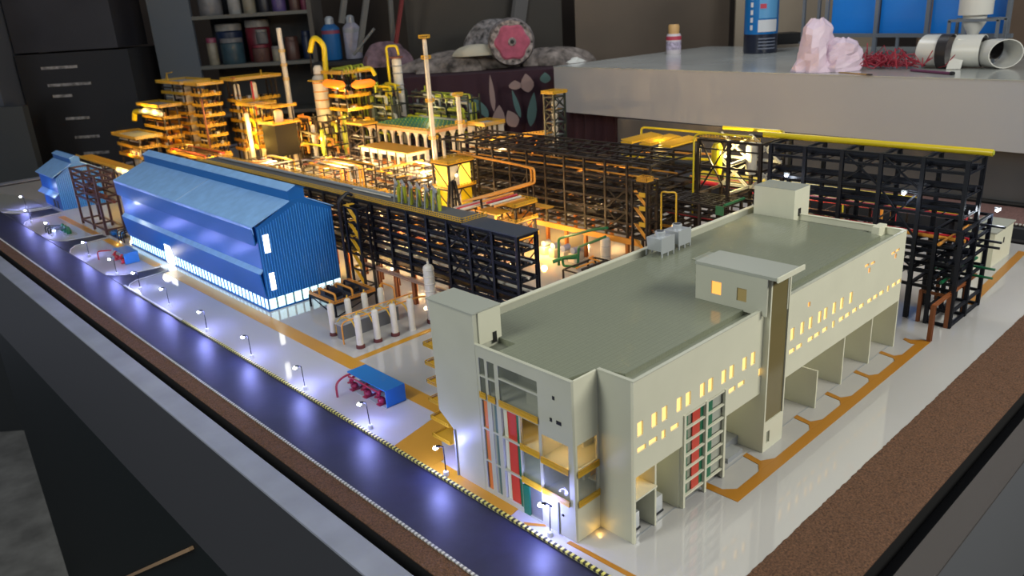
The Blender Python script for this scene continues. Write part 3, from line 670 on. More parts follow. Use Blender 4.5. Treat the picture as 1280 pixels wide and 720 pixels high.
# stair tower beside rack A by the hall gable
kk = rack('dark stair tower with yellow landings between blue hall gable and pipe rack', 'stair tower', 0.462, 0.505, [1.62, 1.70], [0.04, 0.10, 0.16, 0.22, 0.28, 0.335], 0.0, steel, 0.008, 0.005, zig=False, name='stair_tower')
for i, z in enumerate((0.04, 0.10, 0.16, 0.22, 0.28)):
    kk.add('stair_flight', MB().bar((0.468, 1.63, z), (0.468, 1.69, z+0.055), 0.012, 0.003).bar((0.468, 1.63, z+0.012), (0.468, 1.69, z+0.067), 0.0015), yellow)
    kk.box('landing', 0.464, 0.50, 1.69, 1.71, z+0.056, z+0.058, yellow)
kk.tube('duct', bend([(0.46, 1.735, 0.0), (0.46, 1.735, 0.35), (0.50, 1.735, 0.372), (0.52, 1.735, 0.36)], 0.02), 0.007, steel)

# B: middle rack
ysB = [0.955+0.108*i for i in range(12)]
lv = [0.135, 0.178, 0.222, 0.266, 0.310, 0.350]
bra = [(1, 0.135, 0.222, 0), (1, 0.222, 0.310, 0), (0, 0.135, 0.222, 0), (6, 0.178, 0.310, 0)]
pip = [(1.34, 0.135, .006, steel_warm), (1.40, 0.135, .008, steel_warm), (1.47, 0.135, .006, steel_warm), (1.35, 0.222, .006, steel_warm), (1.42, 0.222, .007, steel_warm), (1.50, 0.222, .005, steel_warm), (1.36, 0.31, .005, steel_warm), (1.45, 0.266, .006, steel_warm), (1.34, 0.352, .0035, amber), (1.40, 0.352, .005, steel_warm), (1.46, 0.352, .0035, amber), (1.52, 0.352, .007, steel_warm)]
KB = rack('broad warm lit black multi level pipe rack in the middle of the model', 'pipe rack', 1.307, 1.60, ysB, lv, 0.115, steel_warm, 0.0085, 0.008, legs=True, legm=mat('orange_leg', (0.42, 0.14, 0.02), 0.5), legw=0.013, brace=bra, pipes=pip, side=True, trays=[(1.33, 0.18, .05), (1.45, 0.225, .08), (1.38, 0.27, .06), (1.50, 0.31, .06), (1.42, 0.139, .08), ])
for y in ysB[:-1]+[2.2]:
    for x in (1.307, 1.60): KB.beam('top_post', (x, y, 0.350), (x, y, 0.410), 0.008, steel_warm)
    KB.beam('top_cross_beam', (1.307, y, 0.408), (1.60, y, 0.408), 0.007, steel_warm)
for x in (1.307, 1.38, 1.45, 1.53, 1.60): KB.beam('top_beam', (x, 0.955, 0.411), (x, 2.2, 0.411), 0.0075, steel_warm)
KB.add('top_plan_bracing', (lambda q: [q.bar((1.307, ysB[i], .409), (1.60, ysB[i+1], .409), .004) for i in range(0, 11)] and q)(MB()), steel_warm)
KB.add('transfer_girder', MB().box(1.298, 1.306, 1.0, 2.15, 0.095, 0.117), mat('orange_girder', (0.62, 0.26, 0.03), 0.5))
# stair tower at the end of rack B
kk = rack('dark stair tower with orange landings at near end of middle rack', 'stair tower', 1.215, 1.275, [0.90, 0.965], [0.10, 0.16, 0.22, 0.28, 0.33, 0.372], 0.0, steel_warm, 0.008, 0.005, zig=False, name='stair_tower')
for z in (0.10, 0.16, 0.22, 0.28): kk.add('stair_flight', MB().bar((1.222, 0.905, z), (1.222, 0.96, z+0.055), 0.014, 0.003), amber)
for z in (0.22, 0.28, 0.33): kk.box('sign_plate', 1.208, 1.211, 0.903, 0.93, z-0.012, z+0.004, yellow)
mb = MB().box(1.212, 1.250, 0.898, 0.945, 0.372, 0.376); rail_mb(mb, [(1.212, 0.898, 0.376), (1.250, 0.898, 0.376), (1.250, 0.945, 0.376), (1.212, 0.945, 0.376)], 0.012, 0.008, 0.002, closed=True); kk.add('top_platform', mb, orange)

# C: the rear right rack with the yellow main
ysC = [-0.058, 0.062, 0.184, 0.306, 0.430, 0.552]
lv = [0.115, 0.165, 0.21, 0.256, 0.341, 0.403, 0.471, 0.505]
bra = [(1, 0.403, 0.50, 0), (1, 0.256, 0.403, 0), (2, 0.403, 0.50, 0), (1, 0.165, 0.256, 0)]
pip = [(1.47, 0.21, .006, steel), (1.52, 0.21, .008, steel), (1.47, 0.256, .006, amber), (1.50, 0.256, .005, redp), (1.54, 0.256, .008, steel), (1.47, 0.341, .008, steel), (1.53, 0.341, .009, steel), (1.50, 0.403, .009, steel), (1.55, 0.403, .005, steel), (1.49, 0.471, .008, steel), (1.48, 0.165, .006, steel)]
KC = rack('tall black pipe rack at the rear right carrying the yellow main', 'pipe rack', 1.44, 1.575, ysC, lv, 0.115, steel, 0.0115, 0.0085, legs=True, legm=steel, brace=bra, pipes=pip)
KC.tube('yellow_main', [(1.51, -0.095, 0.519), (1.51, 0.62, 0.519)], 0.0100, yelpipe, 14, label='thick yellow pipe along the rack top')
KC.add('pipe_end', MB().tube([(1.51, -0.098, 0.519), (1.51, -0.095, 0.519)], 0.007, 12), olive, smooth=True)
# tall open frame at the left end of rack C
kk = rack('tall open black frame with crossed braces lit from inside', 'steel frame', 1.445, 1.60, [0.592, 0.716, 0.840], [0.13, 0.20, 0.300, 0.405, 0.498], 0.0, steel_warm, 0.0115, 0.008, brace=[(1, 0.300, 0.498, 0), (0, 0.405, 0.498, 1), (1, 0.2, 0.3, 0), (0, 0.2, 0.3, 1), (1, 0.3, 0.405, 1)], zig=False, name='steel_frame')
for x, y in ((1.50, 0.80), (1.57, 0.70)): kk.add('vessel', MB().lathe(x, y, [(0.018, 0.36), (0.020, 0.38), (0.020, 0.46), (0.012, 0.475)], 14), yelpipe if x < 1.55 else white_m, smooth=True)
kk.tube('yellow_pipe', bend([(1.43, 0.852, 0.22), (1.43, 0.852, 0.512), (1.43, 0.80, 0.522), (1.43, 0.62, 0.522)], 0.02), 0.0035, yelpipe)
kk.add('top_handrail', rail_mb(MB(), [(1.45, 0.84, 0.503), (1.45, 0.60, 0.503)], 0.012, 0.012, 0.0016), yellow)
kk.tube('yellow_pipe', bend([(1.60, 0.84, 0.515), (1.60, 0.60, 0.515), (1.53, 0.56, 0.519)], 0.02), 0.007, yelpipe)
for a, b, z0, z1 in ((0.592, 0.716, .405, .498), (0.716, 0.840, .405, .498), (0.592, 0.716, .3, .405), (0.716, 0.840, .3, .405)):  # dark inner braces and beams given a pale colour to stand for lamplight
    kk.beam('lamplit_brace', (1.588, a, z0), (1.588, b, z1), 0.008, white_m); kk.beam('lamplit_brace', (1.588, b, z0), (1.588, a, z1), 0.008, white_m)
for z in (0.3, 0.405): kk.beam('lamplit_beam', (1.590, 0.592, z+.006), (1.590, 0.840, z+.006), 0.009, white_m); kk.beam('lamplit_beam', (1.45, 0.716, z+.008), (1.59, 0.716, z+.008), 0.008, white_m)
glow('frame_light', (1.51, 0.75, 0.44), 2.2, (1.0, 0.78, 0.30), 0.01); led(kk, (1.50, 0.765, 0.43), 0.005)
# transverse lower frame in front of rack C
kk = rack('lower black cross frame in front of the rear right rack end', 'steel frame', -0.070, -0.002, [1.425, 1.548, 1.669], [0.010, 0.055, 0.14, 0.20, 0.255, 0.303], 0.0, steel, 0.011, 0.008, zig=False, axis='x', name='steel_frame')
kk.beam('brace', (1.425, -0.07, 0.028), (1.425, -0.002, 0.14), 0.004, steel)
for y, z, mt in ((-0.05, 0.20, steel), (-0.02, 0.255, amber), (-0.04, 0.14, green_m), (-0.02, 0.155, steel), (-0.055, 0.255, steel)):
    kk.tube('pipe', [(1.40, y, z+0.006), (1.70, y, z+0.006)], 0.005, mt)
for i, z in enumerate((0.12, 0.145, 0.21, 0.225, 0.27)):
    kk.tube('cross_pipe', [(1.60+0.012*i, -0.12, z), (1.60+0.012*i, 0.05, z)], 0.004, green_m if i < 2 else steel)
def flood(x, y, z, label, power=0.12):
    q = Kit('flood_lamp', label, 'flood lamp', (x, y, z), 'small flood lamps on the rear right rack')
    q.add('housing', MB().box(x-.004, x+.004, y-.008, y+.008, z, z+.009), silver); q.add('lens', MB().lathe(x-.003, y, [(.003, z-.004), (.005, z-.002), (.004, z)], 10), lens_m, smooth=True)
    glow('flood_light', (x-.012, y-.012, z-.010), power, (0.85, 0.92, 1.0), 0.005)
flood(1.432, 0.486, 0.404, 'small white flood lamp on the rear right rack, behind the roof stair house')
flood(1.432, 0.105, 0.392, 'small white flood lamp on the rear right rack, right of the crossed braces')
flood(1.677, -0.084, 0.314, 'small white flood lamp on the outer corner of the lower cross frame', 0.35)
# brown low trestle
kk = Kit('brown_trestle', 'low brown trestle on three posts right of the cream building', 'trestle', (1.43, -0.058, 0))
for x in (1.295, 1.425, 1.565): kk.beam('leg', (x, -0.062, 0), (x, -0.062, 0.112), 0.012, brown)
for x in (1.425, 1.565): kk.beam('cross_beam', (x, -0.062, 0.10), (x, 0.02, 0.10), 0.008, brown); kk.beam('leg', (x, 0.02, 0), (x, 0.02, 0.104), 0.010, brown)
kk.beam('beam', (1.290, -0.062, 0.110), (1.64, -0.062, 0.110), 0.009, brown)

# E: low grid rack behind the cream building roof
kk = rack('low wide black rack with open grid top behind the cream building', 'pipe rack', 1.315, 1.43, frange(0.65, 0.935, 4), [0.12, 0.165, 0.21, 0.255, 0.298], 0.0, steel_warm, 0.009, 0.007, zig=False, pipes=[(1.33, 0.125, .006, steel_warm), (1.36, 0.17, .006, amber), (1.38, 0.125, .007, steel_warm), (1.40, 0.215, .006, redp), (1.41, 0.125, .006, steel_warm), (1.35, 0.255, .005, steel_warm)])
for x in frange(1.334, 1.41, 4): kk.beam('grid_beam', (x, 0.65, 0.296), (x, 0.935, 0.296), 0.005, steel_warm)
for y in frange(0.67, 0.92, 8): kk.beam('grid_beam', (1.315, y, 0.297), (1.43, y, 0.297), 0.005, steel_warm)
kk.box('green_beam', 1.306, 1.311, 0.645, 0.675, 0.268, 0.30, green_m); kk.tube('green_pipe', [(1.306, 0.64, 0.306), (1.43, 0.64, 0.306)], 0.005, green_m)
# pipes in colours between E and the tall frame
kk = Kit('coloured_pipe_bank', 'bank of red, yellow and green pipes left of the tall lit frame', 'pipes', (1.66, 0.8, 0))
for i, (mt, r) in enumerate(((redp, .009), (yelpipe, .006), (green_m, .005), (amber, .006), (redp, .005), (olive, .006), (yelpipe, .009), (yelpipe, .009))):
    kk.tube('pipe', [(1.62+0.022*i, -0.02+0.03*i, 0.29), (1.62+0.022*i, 1.04, 0.29)], r, mt)
for y in (0.35, 0.7, 1.02):
    for x in (1.61, 1.80): kk.beam('post', (x, y, 0), (x, y, 0.27), 0.008, steel_warm)
    kk.beam('cross_beam', (1.60, y, 0.274), (1.81, y, 0.274), 0.008, steel_warm)
kk = Kit('yellow_hairpin_pipe', 'tall thin yellow hairpin pipe behind the rooftop cooling units', 'pipe', (1.25, 0.86, 0))
kk.tube('pipe', bend([(1.26, 0.87, 0.0), (1.26, 0.87, 0.335), (1.26, 0.84, 0.335), (1.28, 0.82, 0.335), (1.28, 0.82, 0.0)], 0.012), 0.003, yellow)
# D: brown frame beside the small hall
kk = rack('rust brown open frame standing between the two blue halls', 'steel frame', 0.125, 0.215, [3.50, 3.70, 3.90], [0.03, 0.165, 0.20, 0.245, 0.28, 0.31], 0.0, mat('dark_rust', (0.09, 0.04, 0.03), 0.5), 0.011, 0.009, brace=[(0, 0.2, 0.31, 0)], zig=False, name='steel_frame')
kk.tube('pipe', [(0.15, 3.45, 0.205), (0.15, 3.95, 0.205)], 0.006, rust); kk.tube('pipe', [(0.18, 3.45, 0.17), (0.18, 3.95, 0.17)], 0.008, rust)
kk = Kit('blue_skid', 'small blue machine skid on the ground beneath the rust brown frame', 'machine', (0.17, 3.40, 0))
for i in range(4): kk.box('blue_casing', 0.14+0.02*(i % 2), 0.16+0.02*(i % 2), 3.36+0.05*i, 3.40+0.05*i, 0, 0.014+0.004*(i % 2), blue_box)
kk.box('skid_frame', 0.135, 0.19, 3.35, 3.57, 0, 0.003, steel)
kk = Kit('pipe_skid', 'low dark skid with bent pipes between rust frame and blue hall', 'skid', (0.2, 3.30, 0))
for y in (3.26, 3.30, 3.34): kk.tube('bent_pipe', bend([(0.13, y, 0), (0.13, y, 0.05), (0.20, y, 0.05)], 0.015), 0.003, steel_warm)
kk.box('plate', 0.16, 0.22, 3.25, 3.35, 0.048, 0.052, steel_warm)
for x in (0.165, 0.215):
    for y in (3.255, 3.345): kk.beam('leg', (x, y, 0), (x, y, 0.048), 0.005, steel_warm)

# ------------------------------------------------------------------ cylinders, drum, skid platform
def dome(r, z0, z1, n=4):
    return [(r, z0)]+[(r*math.cos(a), z1-r*0.7+r*0.7*math.sin(a)) for a in [i*math.pi/2/n for i in range(n)]]+[(r*0.12, z1)]
cyls = [(0.181, 1.235, 'front row, nearest the road', 1), (0.245, 1.232, 'front row, second from the road', 1), (0.311, 1.228, 'front row, third from the road', 1), (0.376, 1.222, 'front row, nearest the ringed drum', 0),
        (0.181, 1.394, 'rear row, nearest the road', 1), (0.245, 1.392, 'rear row, second from the road', 0), (0.311, 1.392, 'rear row, third from the road', 0), (0.376, 1.390, 'rear row, farthest from the road', 0)]
for x, y, t, red in cyls:
    k = Kit('white_cylinder', 'white upright cylinder vessel, '+t, 'vessel', (x, y, 0), 'white cylinder vessels in two rows')
    k.add('shell', MB().lathe(x, y, dome(0.0107, 0.004, 0.112), 18), white_m, smooth=True)
    if red: k.add('base_ring', MB().lathe(x, y, [(0.0145, 0), (0.0145, 0.008), (0.011, 0.011)], 18), maroon, smooth=True)
    else: k.add('base_ring', MB().lathe(x, y, [(0.012, 0), (0.012, 0.004)], 18), white_m, smooth=True)
    k.add('top_nozzle', MB().tube(bend([(x, y, 0.111), (x, y, 0.118), (x+0.006, y+0.008, 0.118)], 0.004), 0.0022, 6), yellow, smooth=True)
k = Kit('pipe_harness', 'thin yellow pipework linking the rows of white cylinders', 'pipes', (0.28, 1.31, 0))
k.tube('header_pipe', bend([(0.16, 1.30, 0.0), (0.16, 1.30, 0.075), (0.46, 1.29, 0.075), (0.50, 1.26, 0.075), (0.50, 1.26, 0.0)], 0.02), 0.0028, amber)
k.tube('header_pipe', [(0.17, 1.315, 0.088), (0.45, 1.31, 0.088)], 0.0022, amber)
for x, y, t, red in cyls:
    s = 1 if y < 1.3 else -1
    k.tube('branch_pipe', bend([(x+0.004, y+s*0.012, 0.004), (x+0.004, y+s*0.014, 0.045), (x+0.01, y+s*0.05, 0.075), (x+0.012, 1.30, 0.075)], 0.02), 0.0022, yellow)
k = Kit('grey_tank_wall', 'low grey box tank between the two rows of white cylinders', 'tank', (0.27, 1.31, 0))
k.box('tank_body', 0.175, 0.40, 1.330, 1.362, 0, 0.050, mat('tank_grey', (0.13, 0.135, 0.14), 0.45)); k.box('tank_lid', 0.172, 0.403, 1.327, 1.365, 0.050, 0.053, silver)
k = Kit('ringed_drum', 'tall white drum with ring bands and dark red base beside stair tower', 'vessel', (0.462, 1.220, 0))
k.add('shell', MB().lathe(0.462, 1.220, dome(0.018, 0.008, 0.206), 24), white_m, smooth=True)
for z in (0.05, 0.085, 0.115, 0.14, 0.165, 0.188): k.add('ring_band', MB().lathe(0.462, 1.220, [(0.0182, z-0.002), (0.0196, z), (0.0182, z+0.002)], 24), white_m, smooth=True)
k.add('base_ring', MB().lathe(0.462, 1.220, [(0.022, 0), (0.022, 0.010), (0.018, 0.013)], 24), maroon, smooth=True)
k.add('nozzle', MB().lathe(0.462, 1.220, [(0.004, 0.205), (0.004, 0.214), (0.0015, 0.218)], 10), white_m, smooth=True)
k = Kit('skid_platform', 'dark skid platform with yellow handrails before the hall gable', 'platform', (0.36, 1.6, 0))
PX = (0.27, 0.44); PY = (1.525, 1.70)
for x in PX:
    for y in PY: k.beam('leg', (x, y, 0), (x, y, 0.045), 0.006, steel)
k.beam('brace', (PX[0], PY[0], 0), (PX[1], PY[0], 0.045), 0.003, steel); k.beam('brace', (PX[0], PY[0], 0), (PX[0], PY[1], 0.045), 0.003, steel)
for x in PX: k.beam('beam', (x, PY[0], 0.045), (x, PY[1], 0.045), 0.006, steel)
for y in PY: k.beam('beam', (PX[0], y, 0.045), (PX[1], y, 0.045), 0.006, steel)
k.box('deck', PX[0], PX[1], PY[0], PY[1], 0.047, 0.050, dkdeck)
k.add('handrail', rail_mb(MB(), [(PX[0], PY[0], 0.05), (PX[1], PY[0], 0.05), (PX[1], PY[1], 0.05), (PX[0], PY[1], 0.05)], 0.010, 0.01, 0.0018, closed=True), amber)
for i in range(4): k.tube('machine_pipe', bend([(0.29+0.035*i, 1.55, 0.05), (0.29+0.035*i, 1.55, 0.075), (0.29+0.035*i, 1.66, 0.075), (0.29+0.035*i, 1.66, 0.05)], 0.012), 0.004, steel if i % 2 else amber)
k.box('machine_block', 0.30, 0.34, 1.58, 1.64, 0.05, 0.066, steel); k.box('machine_block', 0.37, 0.41, 1.57, 1.63, 0.05, 0.064, steel)
k.tube('loop_pipe', bend([(0.45, 1.50, 0.0), (0.45, 1.50, 0.085), (0.45, 1.42, 0.085), (0.45, 1.42, 0.0)], 0.015), 0.003, amber)

# ------------------------------------------------------------------ pump shelters
def pump_shelter(x, y, L, label, col, n):
    k = Kit('pump_shelter', label, 'shelter', (x, y, 0))
    W = 0.062
    k.box('roof', x, x+W, y, y+L, 0.048, 0.051, blue_box); k.box('end_wall', x, x+W, y, y+0.003, 0, 0.048, blue_box)
    k.box('back_wall', x+W-0.003, x+W, y+0.003, y+L, 0, 0.048, blue_box)
    k.box('plinth', x-0.004, x+W, y, y+L, 0, 0.002, grey_m)
    for i in range(n):
        yy = y+0.030+i*(L-0.055)/max(1, n-1); q = Kit('pump', '%s pump with motor and upright valve in the %s, %s' % (col[0], 'near blue shelter' if L > 0.15 else 'far blue shelter', ('near end', 'middle', 'far end')[i]), 'pump', (x+0.01, yy, 0.002), 'red pumps in the blue shelters')
        cx = x-0.004
        q.add('motor', MB().tube([(cx+0.022, yy, 0.014), (cx+0.050, yy, 0.014)], 0.0085, 12), silver, smooth=True)
        q.add('pump_casing', MB().tube([(cx-0.002, yy, 0.014), (cx+0.004, yy, 0.014), (cx+0.010, yy, 0.014), (cx+0.016, yy, 0.014)], 0, 12, rr=[0.006, 0.011, 0.011, 0.006]), col[1], smooth=True)
        q.tube('riser_pipe', bend([(cx, yy, 0.014), (cx, yy, 0.040), (cx+0.03, yy, 0.043)], 0.008), 0.0035, col[1])
        q.add('valve', MB().lathe(cx, yy, [(0.0035, 0.022), (0.0068, 0.024), (0.0068, 0.027), (0.004, 0.029), (0.0068, 0.032), (0.0068, 0.035), (0.0035, 0.037)], 10), col[1], smooth=True)
        q.add('hand_wheel', MB().lathe(cx-0.008, yy, [(0.0055, 0.028), (0.006, 0.029), (0.0055, 0.030)], 10), col[1], smooth=True)
        q.box('bed_plate', cx-0.006, cx+0.052, yy-0.008, yy+0.008, 0.002, 0.005, col[1])
    return k
k = pump_shelter(0.002, 0.832, 0.188, 'near blue pump shelter open to the road, red pumps under it', ('crimson', crimson), 3)
k.tube('header_pipe', bend([(-0.052, 0.995, 0.0), (-0.052, 0.995, 0.042), (-0.01, 1.012, 0.046), (0.03, 1.0, 0.046)], 0.018), 0.0032, crimson, label='dark red bent pipe reaching the ground')
k.tube('header_pipe', [(-0.004, 0.85, 0.042), (-0.004, 1.005, 0.042)], 0.0028, crimson)
k = pump_shelter(0.002, 2.86, 0.14, 'far blue pump shelter on the rounded island by the hall', ('dark red', redp), 2)
k.tube('header_pipe', bend([(-0.05, 3.06, 0.0), (-0.05, 3.06, 0.04), (0.0, 3.02, 0.04)], 0.015), 0.003, redp)
k = Kit('green_pump_set', 'dark green pump set with bent black pipes on the rounded island', 'pump', (0.0, 3.75, 0))
for i in range(3):
    y = 3.70+0.05*i
    k.tube('suction_pipe', bend([(-0.07, y+0.06, 0), (-0.07, y+0.06, 0.035), (-0.01, y, 0.035)], 0.012), 0.0035, steel_g)
    k.add('pump_body', MB().lathe(0.0, y, [(0.012, 0.004), (0.014, 0.02), (0.010, 0.034), (0.004, 0.044)], 12), green_m, smooth=True)
k.box('plinth', -0.02, 0.03, 3.67, 3.84, 0, 0.004, grey_m)

# ------------------------------------------------------------------ deck valves on rack A, orange decks, loops
k = Kit('valve_manifold', 'cluster of olive yellow upright tubes with grey clamps on rack deck', 'valves', (0.60, 1.42, 0.349))
for i in range(14):
    y = 1.29+0.0185*i+(0.012 if i > 6 else 0); x = 0.585+0.016*(i % 2)
    k.add('olive_tube', MB().lathe(x, y, dome(0.0058, 0.3495, 0.405+0.006*((i*3) % 4)), 10), olive, smooth=True)
for i in range(6):
    y = 1.31+0.045*i
    k.beam('strut', (0.565, y-0.008, 0.3495), (0.585, y+0.004, 0.425), 0.0045, grey_m); k.beam('strut', (0.605, y+0.012, 0.3495), (0.585, y+0.004, 0.425), 0.0045, grey_m)
    k.tube('clamp_pipe', [(0.575, y-0.02, 0.418), (0.60, y+0.03, 0.424)], 0.005, grey_m)
def decks(label, Xa, Xb, ys, levels, mt, deckm, group=None, zb=0.0, pw=0.008, rail=0.012, equip=None, name='process_module', cat='process module', lights=(), solid=None, base=0.0, over=0.010):
    k = Kit(name, label, cat, ((Xa+Xb)/2, (ys[0]+ys[-1])/2, base), group)
    for y in ys:
        for x in (Xa, Xb): k.beam('post', (x, y, base), (x, y, levels[-1]), pw, mt)
    for z in levels:
        for x in (Xa, Xb): k.beam('beam', (x, ys[0], z-0.004), (x, ys[-1], z-0.004), pw*0.8, mt)
        for y in ys: k.beam('cross_beam', (Xa, y, z-0.004), (Xb, y, z-0.004), pw*0.8, mt)
        k.box('deck', Xa-over, Xb+over, ys[0]-over, ys[-1]+over, z, z+0.003, deckm)
        k.add('handrail', rail_mb(MB(), [(Xa-over, ys[0]-over, z+0.003), (Xb+over, ys[0]-over, z+0.003), (Xb+over, ys[-1]+over, z+0.003), (Xa-over, ys[-1]+over, z+0.003)], rail, 0.016, 0.002, closed=True), yellow)
    for p in lights: glow('module_light', p[:3], p[3]*2.6, p[4] if len(p) > 4 else WARM, 0.012)
    return k
k = decks('dark stair block with bright orange decks behind the near rack roof plate', 1.0, 1.10, [1.36, 1.44], [0.13, 0.20, 0.262], steel_warm, orange, lights=[(1.2, 1.42, 0.05, 0.55)])
k.box('side_deck', 1.11, 1.15, 1.30, 1.40, 0.240, 0.244, orange); k.box('side_deck', 0.92, 0.99, 1.38, 1.50, 0.245, 0.249, orange)
for z in (0.0, 0.065, 0.13, 0.19): k.beam('brace', (1.0, 1.36, z), (1.0, 1.44, z+0.065), 0.004, steel_warm); k.beam('brace', (1.0, 1.36, z), (1.10, 1.36, z+0.065), 0.004, steel_warm)
for i in range(4): k.tube('deck_pipe', [(0.93, 1.40+0.022*i, 0.275+0.004*i), (1.09, 1.40+0.022*i, 0.275+0.004*i)], 0.005, (amber, white_m, redp, amber)[i])
k = Kit('amber_pipe_loop', 'twin amber pipes looping in front of the middle rack', 'pipes', (1.25, 1.55, 0))
for d in (0, 0.018):
    k.tube('pipe', bend([(1.24, 1.98, 0.375), (1.24, 1.64+d, 0.364), (1.24, 1.51-d, 0.356), (1.24, 1.51-d, 0.296), (0.98+d, 1.50-d*1.2, 0.296), (0.86+d, 1.50, 0.296)], 0.015), 0.0048, amber, n=8)
k.beam('post', (1.24, 1.50, 0), (1.24, 1.50, 0.29), 0.007, steel_warm); k.beam('post', (0.95, 1.50, 0), (0.95, 1.50, 0.29), 0.007, steel_warm)
for i in range(3): k.tube('side_pipe', [(0.86, 1.52+0.02*i, 0.26), (1.02, 1.52+0.02*i, 0.26)], 0.006, (white_m, redp, white_m)[i])
k = Kit('green_pipe_loop', 'dark green bent pipe loops standing between the racks', 'pipes', (1.15, 1.2, 0))
k.tube('pipe', bend([(1.15, 1.286, 0.004), (1.15, 1.282, 0.115), (1.15, 1.106, 0.180), (1.15, 1.03, 0.20)], 0.014), 0.0052, green_m, n=8)
k.tube('pipe', bend([(1.15, 1.04, 0.165), (1.15, 1.115, 0.128), (1.15, 1.177, 0.100), (1.15, 1.183, 0.018), (1.15, 1.262, 0.006), (1.15, 1.266, 0.038), (1.15, 1.185, 0.066)], 0.012), 0.0052, green_m, n=8)
k.tube('pipe', bend([(1.13, 1.30, 0.02), (1.16, 1.27, 0.035), (1.20, 1.23, 0.035)], 0.01), 0.008, green_m)
k = Kit('lilac_motor_row', 'row of lilac grey motors on white plinths below middle rack', 'motors', (1.2, 1.44, 0))
for i in range(4):
    y = 1.28+0.055*i
    k.add('motor', MB().tube([(1.225, y, 0.045), (1.262, y, 0.045)], 0.013, 14), bluish, smooth=True); k.box('plinth', 1.215, 1.275, y-0.016, y+0.016, 0, 0.033, white_m)
k = Kit('white_vertical_drum', 'small white upright drum behind cream roof beside green pipes', 'vessel', (1.321-0.05, 1.185-0.04, 0))
k.add('shell', MB().lathe(1.271, 1.145, dome(0.020, 0.004, 0.118), 20), white_m, smooth=True); k.add('base_ring', MB().lathe(1.271, 1.145, [(0.023, 0), (0.023, 0.006)], 20), white_m)
for z in (0.04, 0.08): k.add('ring_band', MB().lathe(1.271, 1.145, [(0.0202, z-0.001), (0.0212, z), (0.0202, z+0.001)], 20), grey_m)

# lit tower behind rack A
k = decks('square tower with glowing amber panels behind the yellow tubes', 1.10, 1.24, [1.88, 1.99], [0.14, 0.245, 0.355], steel_warm, orange, pw=0.009, over=0.006)
for z0, z1 in ((0.255, 0.345), (0.165, 0.235)):
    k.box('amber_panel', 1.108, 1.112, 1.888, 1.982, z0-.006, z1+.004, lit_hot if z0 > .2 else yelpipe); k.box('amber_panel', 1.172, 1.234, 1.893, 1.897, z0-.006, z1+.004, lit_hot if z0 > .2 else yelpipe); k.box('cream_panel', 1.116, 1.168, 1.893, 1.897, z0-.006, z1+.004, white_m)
    k.beam('brace', (1.10, 1.88, z0-0.01), (1.17, 1.88, z1+0.005), 0.0035, steel_warm); k.beam('brace', (1.17, 1.88, z1+0.005), (1.24, 1.88, z0-0.01), 0.0035, steel_warm)
    k.beam('brace', (1.10, 1.88, z0-0.01), (1.10, 1.99, z1+0.005), 0.0035, steel_warm)
glow('module_light', (1.15, 1.90, 0.31), 0.5, (1, .75, .3), 0.008); led(k, (1.135, 1.872, 0.305), 0.006)
k = Kit('dark_lattice_pylon', 'small dark splayed lattice stand in front of the amber tower', 'pylon', (1.02, 1.78, 0))
for a, b in ((-1, -1), (1, -1), (1, 1), (-1, 1)): k.beam('leg', (1.02+0.045*a, 1.76+0.03*b, 0), (1.02+0.008*a, 1.76+0.006*b, 0.315), 0.009, steel)
for z in (0.06, 0.12, 0.18, 0.24): 
    s = 1-z/0.38
    for (a, b), (c, d) in (((-1, -1), (1, -1)), ((-1, -1), (-1, 1))): k.beam('strut', (1.02+0.045*a*s, 1.76+0.03*b*s, z), (1.02+0.045*c*s, 1.76+0.03*d*s, z), 0.005, steel)

